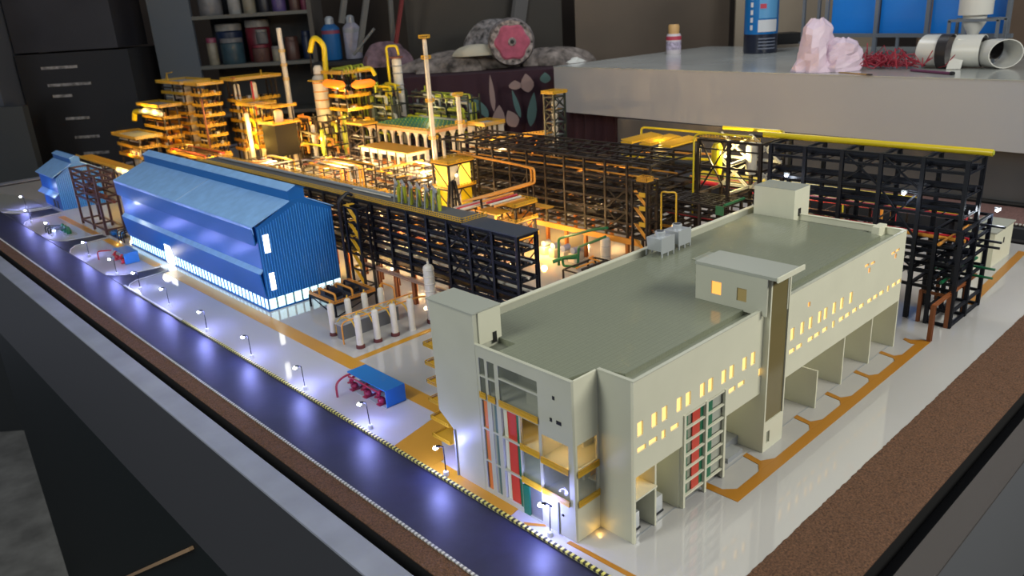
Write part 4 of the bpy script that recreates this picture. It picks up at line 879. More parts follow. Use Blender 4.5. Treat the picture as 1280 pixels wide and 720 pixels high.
# ------------------------------------------------------------------ busy process areas
def clutter(label, Xa, Xb, Ya, Yb, h, nx, ny, frame, pal, seed, nlev=2, vess=3, lights=(), red=0, npipe=12, cat='process area', pw=0.0055):
    rnd = random.Random(seed)
    k = Kit('process_area', label, cat, ((Xa+Xb)/2, (Ya+Yb)/2, 0))
    xs = frange(Xa, Xb, nx); ys = frange(Ya, Yb, ny); levels = [h*(i+1)/nlev for i in range(nlev)]
    for x in xs:
        for y in ys: k.beam('post', (x, y, 0), (x, y, h), pw, frame)
    for z in levels:
        for x in xs: k.beam('beam', (x, Ya, z), (x, Yb, z), pw*0.9, frame)
        for y in ys: k.beam('cross_beam', (Xa, y, z), (Xb, y, z), pw*0.9, frame)
    for i in range(npipe):
        mt = rnd.choice(pal); r = rnd.uniform(0.003, 0.006)
        z = rnd.choice(levels)+0.006+rnd.random()*0.004
        if rnd.random() < 0.5:
            x = rnd.uniform(Xa, Xb); a = rnd.uniform(Ya, Ya+(Yb-Ya)*.4); b = rnd.uniform(Ya+(Yb-Ya)*.6, Yb)
            pts = [(x, a, z*0.2), (x, a, z), (x, b, z), (x+rnd.choice((-.03, .03)), b, z)]
        else:
            y = rnd.uniform(Ya, Yb); a = rnd.uniform(Xa, Xa+(Xb-Xa)*.4); b = rnd.uniform(Xa+(Xb-Xa)*.6, Xb)
            pts = [(a, y, z), (b, y, z), (b, y, z*0.3), (b, y+rnd.choice((-.03, .03)), z*0.3)]
        k.tube('pipe', bend(pts, 0.012, 3), r, mt, 6)
    for i in range(vess):
        x = rnd.uniform(Xa+.03, Xb-.03); y = rnd.uniform(Ya+.03, Yb-.03)
        if rnd.random() < 0.55:
            k.add('vessel', MB().lathe(x, y, dome(rnd.uniform(0.012, 0.02), 0.0, h*rnd.uniform(.5, .9)), 12), rnd.choice((white_m, white_m, amber)), smooth=True)
        else:
            L = rnd.uniform(0.03, 0.05); r = 0.016; q = 0.03
            k.add('vessel', MB().tube([(x-L, y, q), (x-L+.008, y, q), (x+L-.008, y, q), (x+L, y, q)], 0, 12, rr=[r*.4, r, r, r*.4]), rnd.choice((white_m, grey_m)), smooth=True)
            for s in (-.6, .6): k.box('saddle', x+L*s-.003, x+L*s+.003, y-.012, y+.012, 0, q-.012, grey_m)
    for i in range(red):
        x = rnd.uniform(Xa, Xb); y = rnd.uniform(Ya, Yb)
        k.tube('red_riser', [(x, y, 0), (x, y, h*1.05)], 0.003, redp, 6)
    for i in range(6):
        x = rnd.uniform(Xa, Xb); y = rnd.uniform(Ya, Yb); k.box('equipment_block', x-.014, x+.014, y-.01, y+.01, 0, rnd.uniform(.012, .03), rnd.choice(pal))
    for p in lights:
        glow('process_light', p[:3], p[3]*5.5, p[4] if len(p) > 4 else WARMW, 0.006)
    return k
PW = [amber, white_m, orange, grey_m, rust, yellow]
clutter('low lit pipe yard just behind the deck of the long rack, near part', 0.72, 0.95, 1.55, 2.05, 0.10, 3, 5, steel_warm, PW, 1, lights=[(0.83, 1.7, 0.13, .7), (0.80, 1.95, 0.14, .7)], red=0)
clutter('lit yard of thin dark frames and cream vessels left of amber tower', 0.90, 1.22, 2.12, 2.62, 0.15, 4, 6, steel_warm, PW, 2, nlev=3, lights=[(1.0, 2.25, 0.17, 1.0), (1.15, 2.45, 0.10, .8), (0.97, 2.5, 0.08, .7)], red=1, npipe=18, vess=5)
clutter('lit yard with one bright red riser below the dark upright frame', 0.80, 1.15, 2.70, 3.20, 0.14, 4, 6, steel_warm, PW, 3, lights=[(0.9, 2.85, 0.15, 1.0), (1.05, 3.05, 0.15, 1.0)], red=2, npipe=18, vess=5)
clutter('yard of slim posts behind the ridge of the blue hall', 0.70, 1.05, 3.28, 3.75, 0.12, 4, 6, steel_warm, PW, 4, lights=[(0.8, 3.45, 0.13, 1.0), (0.95, 3.65, 0.12, 1.0)], red=4, npipe=16, vess=5)
clutter('red and white pump yard below the tall decked structure', 0.62, 1.05, 3.85, 4.35, 0.11, 4, 5, rust, [redp, white_m, amber, grey_m], 5, lights=[(0.75, 4.0, 0.13, 1.2), (0.95, 4.2, 0.12, 1.2)], red=10, npipe=16, vess=7)
clutter('cream vessels in thin frames right below the green topped platform', 1.35, 1.75, 2.45, 2.95, 0.16, 4, 6, steel_warm, PW, 6, nlev=3, lights=[(1.5, 2.6, 0.18, 1.2), (1.65, 2.85, 0.14, 1.0)], npipe=20, vess=6)
clutter('lit equipment yard between dark frame and box tank', 1.25, 1.65, 3.10, 3.70, 0.15, 4, 6, steel_warm, PW, 7, nlev=2, lights=[(1.35, 3.3, 0.17, 1.4), (1.55, 3.55, 0.16, 1.2)], npipe=18, vess=6)
clutter('lit equipment yard left of the dark box tank', 1.15, 1.45, 3.85, 4.25, 0.12, 3, 5, steel_warm, PW, 8, nlev=2, lights=[(1.3, 3.95, 0.15, 1.4)], npipe=14, vess=4, red=3)
clutter('amber pipe yard behind the middle rack', 1.75, 2.15, 1.55, 2.20, 0.16, 4, 5, steel_warm, [amber, yelpipe, orange], 9, nlev=2, lights=[(1.9, 1.8, 0.2, .8)], npipe=14, vess=3)
clutter('low frames between middle rack and motors, mostly in shade', 1.0, 1.18, 1.02, 1.12, 0.06, 2, 2, steel_warm, [steel_warm, amber], 10, nlev=1, lights=[(1.12, 1.30, 0.16, .18)], npipe=4, vess=1)
clutter('low pipework in the gap left of the rear right rack', 1.86, 2.15, 0.35, 0.95, 0.18, 3, 4, steel_warm, [amber, redp, olive], 12, nlev=2, lights=[(1.8, 0.6, 0.2, .35)], npipe=10, vess=2)
for p in ((1.2, 1.62, 0.07, .7), (1.25, 1.85, 0.07, .7), (0.60, 1.45, 0.05, 0.30), (0.7, 1.25, 0.06, .30), (1.45, 1.25, 0.06, .4), (1.45, 1.55, 0.07, .4), (1.45, 1.9, 0.07, .4), (0.72, 0.98, 0.07, .25), (0.58, 1.95, 0.05, .25), (0.57, 2.6, 0.05, .3), (0.3, 3.95, 0.15, .4), (0.42, 3.45, 0.15, .5), (1.6, 0.35, 0.05, .06)):
    glow('yard_light', p[:3], p[3]*1.8, WARM if p[1] > 1.5 else WARMW, 0.006)

# cream windowed block under the green platform
k = Kit('green_top_platform', 'long platform with dark green top on cream arcaded walls', 'platform', (2.05, 3.3, 0))
k.box('green_top', 1.90, 2.28, 3.07, 3.75, 0.292, 0.297, green_r)
k.add('edge_band', MB().box(1.892, 1.90, 3.062, 3.758, 0.280, 0.299).box(1.90, 2.288, 3.062, 3.07, 0.280, 0.299), mat('peach_band', (0.60, 0.32, 0.14), 0.5))
for i in range(8): k.add('arch_pier', MB().extr([(3.10+0.085*i, 0.0), (3.115+0.085*i, 0.0), (3.115+0.085*i, 0.25), (3.135+0.085*i, 0.28), (3.08+0.085*i, 0.28), (3.10+0.085*i, 0.25)], 'x', 1.90, 1.912), white_m)
for i in range(5): k.add('arch_pier', MB().extr([(1.93+0.08*i, 0.0), (1.945+0.08*i, 0.0), (1.945+0.08*i, 0.25), (1.965+0.08*i, 0.28), (1.91+0.08*i, 0.28), (1.93+0.08*i, 0.25)], 'y', 3.07, 3.082), white_m)
mb = MB()
for i in range(16):
    for j in range(5): mb.lathe(1.93+0.07*j, 3.10+0.04*i, [(0.0035, 0.297), (0.004, 0.303), (0.002, 0.308)], 6)
k.add('fan_row', mb, olive, kind='stuff')
k.add('handrail', rail_mb(MB(), [(1.90, 3.75, 0.298), (1.90, 3.07, 0.298), (2.28, 3.07, 0.298)], 0.014, 0.02, 0.0022), yellow)
k = Kit('cream_frame_block', 'warm lit cream block with square openings under the green platform', 'building', (1.72, 3.25, 0))
k.add('front_wall', wall_holes('x', 1.70, 1.706, 3.02, 3.52, 0, 0.20, [(3.04+0.095*i, 3.11+0.095*i, 0.11, 0.175) for i in range(5)]+[(3.04+0.095*i, 3.11+0.095*i, 0.02, 0.085) for i in range(5)]), white_m)
k.box('floor', 1.706, 1.86, 3.02, 3.52, 0.095, 0.099, amber); k.box('roof', 1.69, 1.87, 3.01, 3.53, 0.20, 0.206, orange); k.add('end_wall', wall_holes('y', 3.02, 3.026, 1.706, 1.86, 0, 0.20, [(1.73, 1.83, 0.11, 0.18), (1.73, 1.83, 0.02, 0.085)]), white_m)
for i in range(6): k.beam('post', (1.69, 3.03+0.095*i, 0), (1.69, 3.03+0.095*i, 0.20), 0.006, steel_warm)
glow('block_light', (1.78, 3.2, 0.15), 0.9, WARMW, 0.01); glow('block_light', (1.60, 3.15, 0.14), 2.0, WARMW, 0.01); glow('block_light', (1.60, 3.42, 0.14), 2.0, WARMW, 0.01)

# upright dark frame, left of the green platform
k = decks('dark upright frame with peach top deck left of the green platform', 1.72, 1.82, [3.50, 3.68], [0.33], steel_warm, orange, rail=0.008)
for z in (0.08, 0.16, 0.24): 
    for a in (1.72, 1.82): k.beam('beam', (a, 3.50, z), (a, 3.68, z), 0.006, steel_warm)
    k.beam('cross_beam', (1.72, 3.50, z), (1.82, 3.50, z), 0.006, steel_warm)
    k.beam('brace', (1.72, 3.50, z), (1.72, 3.68, z+0.08), 0.005, steel_warm); k.beam('brace', (1.72, 3.68, z), (1.72, 3.50, z+0.08), 0.005, steel_warm)
    k.tube('pipe', [(1.76, 3.5, z+0.01), (1.76, 3.68, z+0.01)], 0.006, grey_m)

# tall stacks
def stack(name, label, x, y, r, h, plats, mt, cat='stack', top=True):
    k = Kit(name, label, cat, (x, y, 0))
    k.add('shell', MB().lathe(x, y, [(r*1.15, 0), (r*1.1, h*0.3), (r, h*0.55), (r*0.9, h*0.97), (r*0.6, h*0.975)], 18), mt, smooth=True)
    for z, w_ in plats:
        mb = MB().lathe(x, y, [(r+w_, z-0.003), (r+w_, z)], 12)
        for i in range(12):
            a = 2*math.pi*i/12; mb.bar((x+(r+w_)*math.cos(a), y+(r+w_)*math.sin(a), z), (x+(r+w_)*math.cos(a), y+(r+w_)*math.sin(a), z+0.014), 0.0022)
        pts = [(x+(r+w_)*math.cos(2*math.pi*i/12), y+(r+w_)*math.sin(2*math.pi*i/12), z+0.014) for i in range(13)]
        for a, b in zip(pts[:-1], pts[1:]): mb.bar(a, b, 0.003)
        k.add('platform', mb, yellow)
    if top is not False: k.tube('ladder', [(x-r*1.3, y-r*1.0, 0), (x-r*1.15, y-r*0.9, h*0.93)], r*0.35, mt, 6)
    return k
stack('tall_stack', 'tallest slim white stack with yellow ring platforms, centre', 1.78, 2.86, 0.013, 0.86, [(0.845, 0.018), (0.735, 0.014), (0.50, 0.012), (0.29, 0.014)], white_m)
k = stack('short_stack', 'shorter white stack with yellow ring platforms right of the tallest', 2.01, 2.89, 0.014, 0.52, [(0.505, 0.018), (0.345, 0.014), (0.235, 0.014)], white_m)
stack('white_column', 'tall plain white column at the far back before the paint shelf', 1.90, 4.74, 0.020, 0.95, [(0.56, 0.003), (0.66, 0.003), (0.76, 0.003)], white_m, 'column', top=False)

# M1 tall decked structure
ZL = [0.10, 0.165, 0.235, 0.305, 0.375, 0.445]
def tall_decks(label, Xa, Xb, Ya, Yb, levels, top, lights):
    k = Kit('decked_structure', label, 'process structure', ((Xa+Xb)/2, (Ya+Yb)/2, 0))
    for y in frange(Ya, Yb, 3):
        for x in (Xa, Xb): k.beam('post', (x, y, 0), (x, y, top), 0.010, steel_warm)
    for z in levels+[top]:
        o = 0.035 if z == top else 0.015
        k.box('deck', Xa-o, Xb+o, Ya-o, Yb+o, z, z+0.004, mat('deck_brown', (0.30, 0.14, 0.03), 0.6) if z != top else grey_m)
        k.add('handrail', rail_mb(MB(), [(Xa-o, Ya-o, z), (Xb+o, Ya-o, z), (Xb+o, Yb+o, z), (Xa-o, Yb+o, z)], 0.019, 0.014, 0.0036, closed=True), yellow)
        if z != top:
            rq = random.Random(int(z*1000)+int(Xa*977)+int(Ya*311))
            for _ in range(3):
                yy = rq.uniform(Ya, Yb-.03); xx = rq.uniform(Xa, Xb-.02); k.box('equipment_block', xx, xx+.02, yy, yy+.03, z+.004, z+.03, rq.choice((white_m, steel_warm, amber, rust)))
            xx = rq.uniform(Xa-.01, Xa+.02); k.tube('level_pipe', [(xx, Ya, z+.045), (xx, Yb, z+.045)], .005, rq.choice((amber, white_m, steel_warm)), 6)
    for p in lights: glow('module_light', p[:3], p[3]*2.6, p[4] if len(p) > 4 else WARM, 0.012)
    return k
k = tall_decks('tall tower of orange decks and flat top, far left of the model', 1.24, 1.36, 4.72, 4.86, ZL+[0.515], 0.59, [(1.2, 4.65, 0.06, 1.0)])
k.tube('red_pipe', [(1.225, 4.70, 0.0), (1.225, 4.70, 0.5)], 0.006, rust)
for z in (0.10, 0.235, 0.375, 0.515): k.beam('brace', (1.24, 4.72, z-0.1), (1.24, 4.86, z), 0.006, steel_warm); k.beam('brace', (1.24, 4.72, z-0.1), (1.36, 4.72, z), 0.006, steel_warm)
k = tall_decks('decked wing with white vessels left of the orange deck tower', 1.24, 1.40, 5.02, 5.40, ZL+[0.515], 0.592, [(1.22, 5.2, 0.13, 1.2)])
for y, r in ((5.10, 0.035), (5.28, 0.035)): k.add('vessel', MB().lathe(1.29, y, dome(r, 0.0, 0.57), 16), white_m, smooth=True)
k.beam('crane_mast', (1.26, 5.33, 0.595), (1.26, 5.33, 0.66), 0.006, yellow); k.beam('crane_arm', (1.26, 5.33, 0.655), (1.26, 5.22, 0.668), 0.006, yellow); k.beam('crane_stay', (1.26, 5.38, 0.60), (1.26, 5.33, 0.66), 0.005, yellow)
k = tall_decks('decked wing right of the orange tower, dark blue panel behind', 1.50, 1.80, 4.72, 4.86, ZL, 0.595, [(1.55, 4.6, 0.1, 1.2)])
for x in (1.53, 1.66): k.add('vessel', MB().lathe(x, 4.79, dome(0.022, 0.0, 0.57), 14), white_m, smooth=True)
k.tube('red_pipe', [(1.60, 4.69, 0.30), (1.60, 4.69, 0.58)], 0.007, redp); k.add('red_wheel', MB().lathe(1.52, 4.80, [(0.015, 0.60), (0.018, 0.607), (0.015, 0.614)], 12), redp); k.beam('crane_mast', (1.74, 4.80, 0.6), (1.74, 4.80, 0.645), 0.007, yellow)
# left lower modules
k = tall_decks('low decked module glowing yellow, left of the tall decks', 1.05, 1.15, 4.98, 5.34, [0.17, 0.235, 0.30, 0.37], 0.455, [])
k.add('lit_vessel', MB().tube([(1.03, 4.96, 0.41), (1.03, 4.99, 0.415), (1.03, 5.22, 0.42), (1.03, 5.36, 0.41)], 0, 12, rr=[0.015, 0.024, 0.024, 0.015]), white_m, smooth=True)
k.tube('yellow_elbow', bend([(1.03, 5.36, 0.41), (1.02, 5.46, 0.405), (1.0, 5.44, 0.34)], 0.03), 0.018, yelpipe)
glow('module_light', (0.985, 5.02, 0.43), 1.3, (1.0, 0.62, 0.10), 0.008); glow('module_light', (0.985, 5.22, 0.43), 1.3, (1.0, 0.62, 0.10), 0.008)
k = tall_decks('lowest decked module with cream tanks at the far left edge', 0.86, 0.98, 5.00, 5.42, [0.12, 0.19], 0.262, [(0.84, 5.2, 0.15, .7)])
for y in (5.10, 5.25): k.add('vessel', MB().lathe(0.90, y, dome(0.03, 0.0, 0.17), 14), white_m, smooth=True)
k = Kit('long_orange_bridge', 'long low orange deck bridge running behind both blue halls', 'bridge', (0.7, 4.6, 0))
k.box('deck', 0.52, 0.62, 3.6, 5.3, 0.165, 0.17, orange); k.add('handrail', rail_mb(MB(), [(0.52, 5.3, 0.17), (0.52, 3.6, 0.17)], 0.015, 0.02, 0.0025), yellow)
for y in frange(3.65, 5.25, 8): k.beam('post', (0.53, y, 0), (0.53, y, 0.165), 0.008, steel_warm); k.beam('post', (0.61, y, 0), (0.61, y, 0.165), 0.008, steel_warm)
k.add('lit_vessel', MB().tube([(0.46, 4.02, 0.20), (0.46, 4.04, 0.20), (0.46, 4.22, 0.20), (0.46, 4.24, 0.20)], 0, 12, rr=[0.008, 0.02, 0.02, 0.008]), white_m, smooth=True)
for y in (4.07, 4.19): k.beam('post', (0.46, y, 0), (0.46, y, 0.185), 0.008, steel_warm)
glow('module_light', (0.425, 4.08, 0.235), 0.7, (1.0, .68, .15), 0.008); glow('module_light', (0.425, 4.18, 0.235), 0.5, (1.0, .68, .15), 0.008)
k = decks('wide low amber deck with pumps in front of the tall decked tower', 1.02, 1.20, frange(4.32, 4.92, 4), [0.075, 0.15], steel_warm, mat('deck_brown', (0, 0, 0)), lights=[(1.0, 4.5, 0.19, .45), (1.0, 4.8, 0.19, .45)], rail=0.016)
rq = random.Random(77)
for i in range(16):
    x = rq.uniform(1.03, 1.18); y = rq.uniform(4.33, 4.9); z = rq.choice((0.078, 0.153)); k.add('deck_pump', MB().lathe(x, y, [(.008, z), (.010, z+.012), (.006, z+.026)], 8), rq.choice((white_m, redp, amber, grey_m)), smooth=True)
for i in range(5): k.tube('deck_pipe', bend([(1.03+.03*i, 4.33, .153), (1.03+.03*i, 4.33, .18), (1.03+.03*i, 4.9, .18), (1.03+.03*i, 4.9, .153)], .01), .004, rq.choice((amber, redp, steel_warm)), 6)
# box tank and lit frame above
k = Kit('box_tank', 'dark grey brown box tank with an amber deck on top', 'tank', (1.60, 4.30, 0))
k.box('tank_body', 1.44, 1.60, 4.12, 4.30, 0.12, 0.33, mat('umber_box', (0.008, 0.007, 0.006), 0.6, spec=0.15)); k.box('deck', 1.425, 1.62, 4.10, 4.32, 0.331, 0.336, amber)
for x in (1.45, 1.59):
    for y in (4.13, 4.29): k.beam('leg', (x, y, 0), (x, y, 0.12), 0.010, steel_warm); k.beam('post', (x, y, 0.336), (x, y, 0.44), 0.007, steel_warm)
k.add('handrail', rail_mb(MB(), [(1.425, 4.32, 0.336), (1.425, 4.10, 0.336), (1.62, 4.10, 0.336)], 0.014, 0.02, 0.0025), yellow)
k.box('top_deck', 1.43, 1.61, 4.10, 4.32, 0.44, 0.444, orange); k.add('top_rail', rail_mb(MB(), [(1.43, 4.32, 0.444), (1.43, 4.10, 0.444), (1.61, 4.10, 0.444)], 0.014, 0.02, 0.0025), yellow)
k.add('vessel', MB().lathe(1.52, 4.2, dome(0.03, 0.336, 0.42), 14), white_m, smooth=True)
glow('module_light', (1.47, 4.25, 0.40), 1.3, (1.0, .6, .12), 0.01)
k = tall_decks('bright amber braced frame directly left of the dark box tank', 1.44, 1.56, 4.38, 4.54, [0.16, 0.25, 0.34], 0.445, [])
for z in (0.16, 0.25, 0.34): k.beam('brace', (1.44, 4.38, z), (1.44, 4.54, z+0.09), 0.006, rust); k.box('amber_plate', 1.455, 1.46, 4.40, 4.52, z+0.012, z+0.08, yelpipe)
k.add('vessel', MB().lathe(1.41, 4.44, dome(0.016, 0.0, 0.40), 12), white_m, smooth=True)
glow('module_light', (1.40, 4.40, 0.31), 1.4, (1.0, .6, .10), 0.01); glow('module_light', (1.40, 4.40, 0.19), 1.0, (1.0, .6, .10), 0.01); glow('module_light', (1.38, 4.5, 0.40), 1.0, (1.0, .65, .15), 0.01)
# hook vessel
k = Kit('hooked_vessel', 'banded cream vessel with a thick yellow hook pipe on top', 'vessel', (1.98, 4.40, 0))
k.add('shell', MB().lathe(1.98, 4.40, dome(0.052, 0.0, 0.60), 24), white_m, smooth=True)
for z in (0.36, 0.42, 0.48, 0.54): k.add('ring_band', MB().lathe(1.98, 4.40, [(0.053, z-0.004), (0.057, z), (0.053, z+0.004)], 24), amber, smooth=True)
k.add('platform', MB().lathe(1.98, 4.40, [(0.085, 0.555), (0.085, 0.562)], 20), yellow); k.add('neck', MB().lathe(1.98, 4.40, [(0.035, 0.60), (0.035, 0.64), (0.02, 0.66)], 16), white_m, smooth=True)
k.tube('hook_pipe', bend([(2.00, 4.34, 0.55), (2.02, 4.34, 0.80), (1.99, 4.42, 0.86), (1.97, 4.46, 0.75)], 0.06, 6), 0.019, yelpipe, n=12)
k.beam('stay', (1.95, 4.44, 0.60), (1.97, 4.46, 0.75), 0.008, steel_warm)
# orange lit structure
k = tall_decks('orange glowing deck structure right of the hooked vessel', 1.95, 2.13, 4.02, 4.22, [0.27, 0.36, 0.45], 0.61, [])
k.add('orange_vessel', MB().tube([(1.93, 4.00, 0.54), (1.93, 4.03, 0.54), (1.93, 4.22, 0.545), (1.93, 4.26, 0.54)], 0, 14, rr=[0.012, 0.028, 0.028, 0.012]), lit_red, smooth=True)
k.add('orange_vessel', MB().tube([(1.97, 3.96, 0.535), (2.0, 3.96, 0.535), (2.12, 3.96, 0.535), (2.15, 3.96, 0.535)], 0, 14, rr=[0.012, 0.028, 0.028, 0.012]), lit_red, smooth=True)
for i in range(6): k.tube('top_pipe', bend([(1.96+0.03*i, 4.02, 0.615), (1.96+0.03*i, 4.02, 0.64+0.01*(i % 3)), (1.98+0.03*i, 4.2, 0.64)], 0.02), 0.007, olive)
k.tube('yellow_elbow', bend([(2.04, 3.98, 0.63), (2.15, 3.98, 0.635), (2.17, 3.97, 0.58)], 0.04), 0.014, yelpipe)
glow('module_light', (1.92, 4.08, 0.50), 1.0, (1.0, .7, .2), 0.01); glow('module_light', (1.95, 3.93, 0.36), 1.8, (1.0, .7, .2), 0.01); glow('module_light', (1.90, 4.15, 0.32), 1.5, (1.0, .6, .12), 0.01)
# vessel with thin yellow pipe
k = Kit('white_tower_vessel', 'white vessel with bands and thin yellow goose neck pipe', 'vessel', (2.34, 3.94, 0))
k.add('shell', MB().lathe(2.34, 3.94, dome(0.033, 0.0, 0.69), 20), white_m, smooth=True)
for z in (0.50, 0.58, 0.63): k.add('ring_band', MB().lathe(2.34, 3.94, [(0.034, z-0.004), (0.039, z), (0.034, z+0.004)], 20), grey_m)
k.add('cap_platform', MB().lathe(2.34, 3.94, [(0.05, 0.684), (0.05, 0.69)], 14), rust)
k.tube('goose_neck', bend([(2.28, 3.96, 0.40), (2.28, 3.96, 0.765), (2.34, 3.92, 0.765), (2.35, 3.92, 0.70)], 0.02), 0.0085, yelpipe)
# pipework mass behind the green platform
PO = [olive, olive, steel_g, yelpipe, steel_g, grey_m]
def mass(label, Xa, Xb, Ya, Yb, h, seed, nlev, dark=steel_g, pal=PO, lights=(), base=0.0, npipe=20):
    rnd = random.Random(seed)
    k = Kit('pipe_structure', label, 'process structure', ((Xa+Xb)/2, (Ya+Yb)/2, 0))
    for x in frange(Xa, Xb, 3):
        for y in frange(Ya, Yb, 4): k.beam('post', (x, y, 0), (x, y, h*rnd.uniform(.85, 1)), 0.008, dark)
    for i in range(nlev):
        z = h*(i+1)/nlev*0.92
        for x in (Xa, Xb): k.beam('beam', (x, Ya, z), (x, Yb, z), 0.008, dark)
        for y in (Ya, Yb): k.beam('cross_beam', (Xa, y, z), (Xb, y, z), 0.008, dark)
    for i in range(npipe):
        z = h*rnd.uniform(.3, 1); x = rnd.uniform(Xa-.02, Xb); a, b = sorted((rnd.uniform(Ya, Yb), rnd.uniform(Ya, Yb)))
        k.tube('pipe', bend([(x, a, z-.05), (x, a, z), (x, b+.03, z), (x+.04, b+.03, z), (x+.04, b+.03, z+rnd.uniform(-.06, .04))], 0.015, 3), rnd.uniform(.005, .010), rnd.choice(pal), 6)
    for i in range(4):
        x = rnd.uniform(Xa, Xb); y = rnd.uniform(Ya, Yb); k.add('vessel', MB().lathe(x, y, dome(rnd.uniform(.015, .022), 0, h*rnd.uniform(.7, 1.05)), 10), rnd.choice((dark, white_m, olive)), smooth=True)
    for p in lights: glow('module_light', p[:3], p[3]*2.6, p[4] if len(p) > 4 else WARM, 0.012)
    return k
mass('dark green and yellow pipe structure behind the green topped platform', 2.16, 2.29, 3.80, 4.08, 0.52, 21, 5, lights=[(2.0, 3.9, 0.36, .4, (1, .85, .4))], npipe=48)
mass('black and olive pipe structure right of the tallest stack top', 2.30, 2.40, 3.15, 3.80, 0.47, 22, 5, steel_g, [steel_g, steel_g, olive, grey_m], lights=[(2.25, 3.5, 0.38, .2, (1, .85, .4))], npipe=55)
mass('dark crowded structure left behind the white gooseneck vessel', 2.12, 2.36, 4.25, 4.6, 0.60, 23, 5, npipe=40)
mass('amber pipe structure filling the back between column and hooked vessel', 1.62, 1.85, 4.35, 4.60, 0.30, 24, 3, steel_warm, PW, lights=[(1.62, 4.3, 0.2, 1.3)], npipe=26)
mass('dark jumble of pipes in front of the hooked vessel', 1.68, 1.90, 3.90, 4.22, 0.36, 25, 4, steel_warm, [steel_warm, amber, olive, steel_warm], lights=[(1.66, 3.95, 0.22, 1.3)], npipe=30)
# small green roofed unit, tower, trestle
k = Kit('green_roof_unit', 'small green roofed unit with yellow edge in front of the cloth', 'unit', (2.3, 2.75, 0))
k.box('green_roof', 2.20, 2.38, 2.90, 3.06, 0.29, 0.294, green_r); k.add('handrail', rail_mb(MB(), [(2.20, 3.06, 0.294), (2.20, 2.90, 0.294), (2.38, 2.90, 0.294)], 0.012, 0.02, 0.003), yellow)
k.add('wall', wall_holes('x', 2.205, 2.21, 2.905, 3.055, 0, 0.288, [(2.93, 2.96, 0.20, 0.26), (2.98, 3.02, 0.20, 0.26)]), white_m); k.box('side_wall', 2.21, 2.375, 2.905, 2.91, 0, 0.288, white_m)
k = tall_decks('short dark lattice block with a yellow roof beside green roofed unit', 2.08, 2.17, 2.74, 2.83, [0.24], 0.33, [(2.02, 2.75, 0.3, .2)])
for z in (0.10, 0.18, 0.25): k.beam('brace', (2.08, 2.74, z), (2.08, 2.83, z+0.08), 0.006, steel_g); k.beam('brace', (2.08, 2.83, z), (2.08, 2.74, z+0.08), 0.006, steel_g)
k = Kit('lattice_tower', 'tall dark braced tower with yellow cap before the white counter', 'tower', (2.33, 2.40, 0))
for x in (2.27, 2.36):
    for y in (2.36, 2.435): k.beam('post', (x, y, 0), (x, y, 0.50), 0.010, steel_g)
for i in range(7):
    z = 0.05+i*0.072
    for x in (2.27, 2.36): k.beam('beam', (x, 2.36, z), (x, 2.435, z), 0.007, steel_g); k.beam('brace', (x, 2.36, z), (x, 2.435, z-0.065), 0.005, steel_g); k.beam('brace', (x, 2.435, z), (x, 2.36, z-0.065), 0.005, steel_g)
    for y in (2.36, 2.435): k.beam('beam', (2.27, y, z), (2.36, y, z), 0.007, steel_g); k.beam('brace', (2.27, y, z), (2.36, y, z-0.065), 0.005, steel_g); k.beam('brace', (2.36, y, z), (2.27, y, z-0.065), 0.005, steel_g)
    k.box('landing', 2.28, 2.35, 2.365, 2.43, z, z+0.003, orange if i in (0, 1, 5) else grey_m)
k.box('cap_deck', 2.258, 2.372, 2.348, 2.447, 0.501, 0.505, yellow); k.add('handrail', rail_mb(MB(), [(2.258, 2.348, 0.505), (2.372, 2.348, 0.505), (2.372, 2.447, 0.505), (2.258, 2.447, 0.505)], 0.012, 0.015, 0.003, closed=True), yellow)
k.add('vessel', MB().lathe(2.315, 2.40, dome(0.018, 0.0, 0.46), 10), white_m, smooth=True)
glow('module_light', (2.24, 2.33, 0.08), 0.5, WARM, 0.01)
k = Kit('amber_trestle', 'inclined amber conveyor trestle lit from below beside lattice tower', 'conveyor', (2.3, 2.6, 0))
k.add('conveyor_deck', MB().quadbox([(2.20, 2.86, .21), (2.28, 2.86, .21), (2.40, 2.47, .26), (2.32, 2.47, .26), (2.20, 2.86, .218), (2.28, 2.86, .218), (2.40, 2.47, .268), (2.32, 2.47, .268)]), orange)
k.add('handrail', rail_mb(MB(), [(2.20, 2.86, .218), (2.32, 2.47, .268)], 0.016, 0.02, 0.003), yellow)
for t in (0, .33, .66, 1): x = 2.21+.12*t; y = 2.85-.38*t; k.beam('post', (x, y, 0), (x, y, .21+.05*t), 0.008, steel_warm); k.beam('post', (x+.07, y, 0), (x+.07, y, .21+.05*t), 0.008, steel_warm); k.beam('brace', (x, y, 0.1), (x+.07, y, .21), 0.006, amber)
k.add('light_tank', MB().tube([(2.16, 2.62, .17), (2.16, 2.64, .17), (2.16, 2.82, .17), (2.16, 2.84, .17)], 0, 12, rr=[.012, .025, .025, .012]), white_m, smooth=True)
k.beam('post', (2.16, 2.72, 0), (2.16, 2.72, .15), 0.01, steel_warm)
glow('module_light', (2.12, 2.70, 0.22), 0.8, (1, .72, .35), 0.008); glow('module_light', (2.25, 2.55, 0.16), 0.6, (1, .55, .2), 0.008)
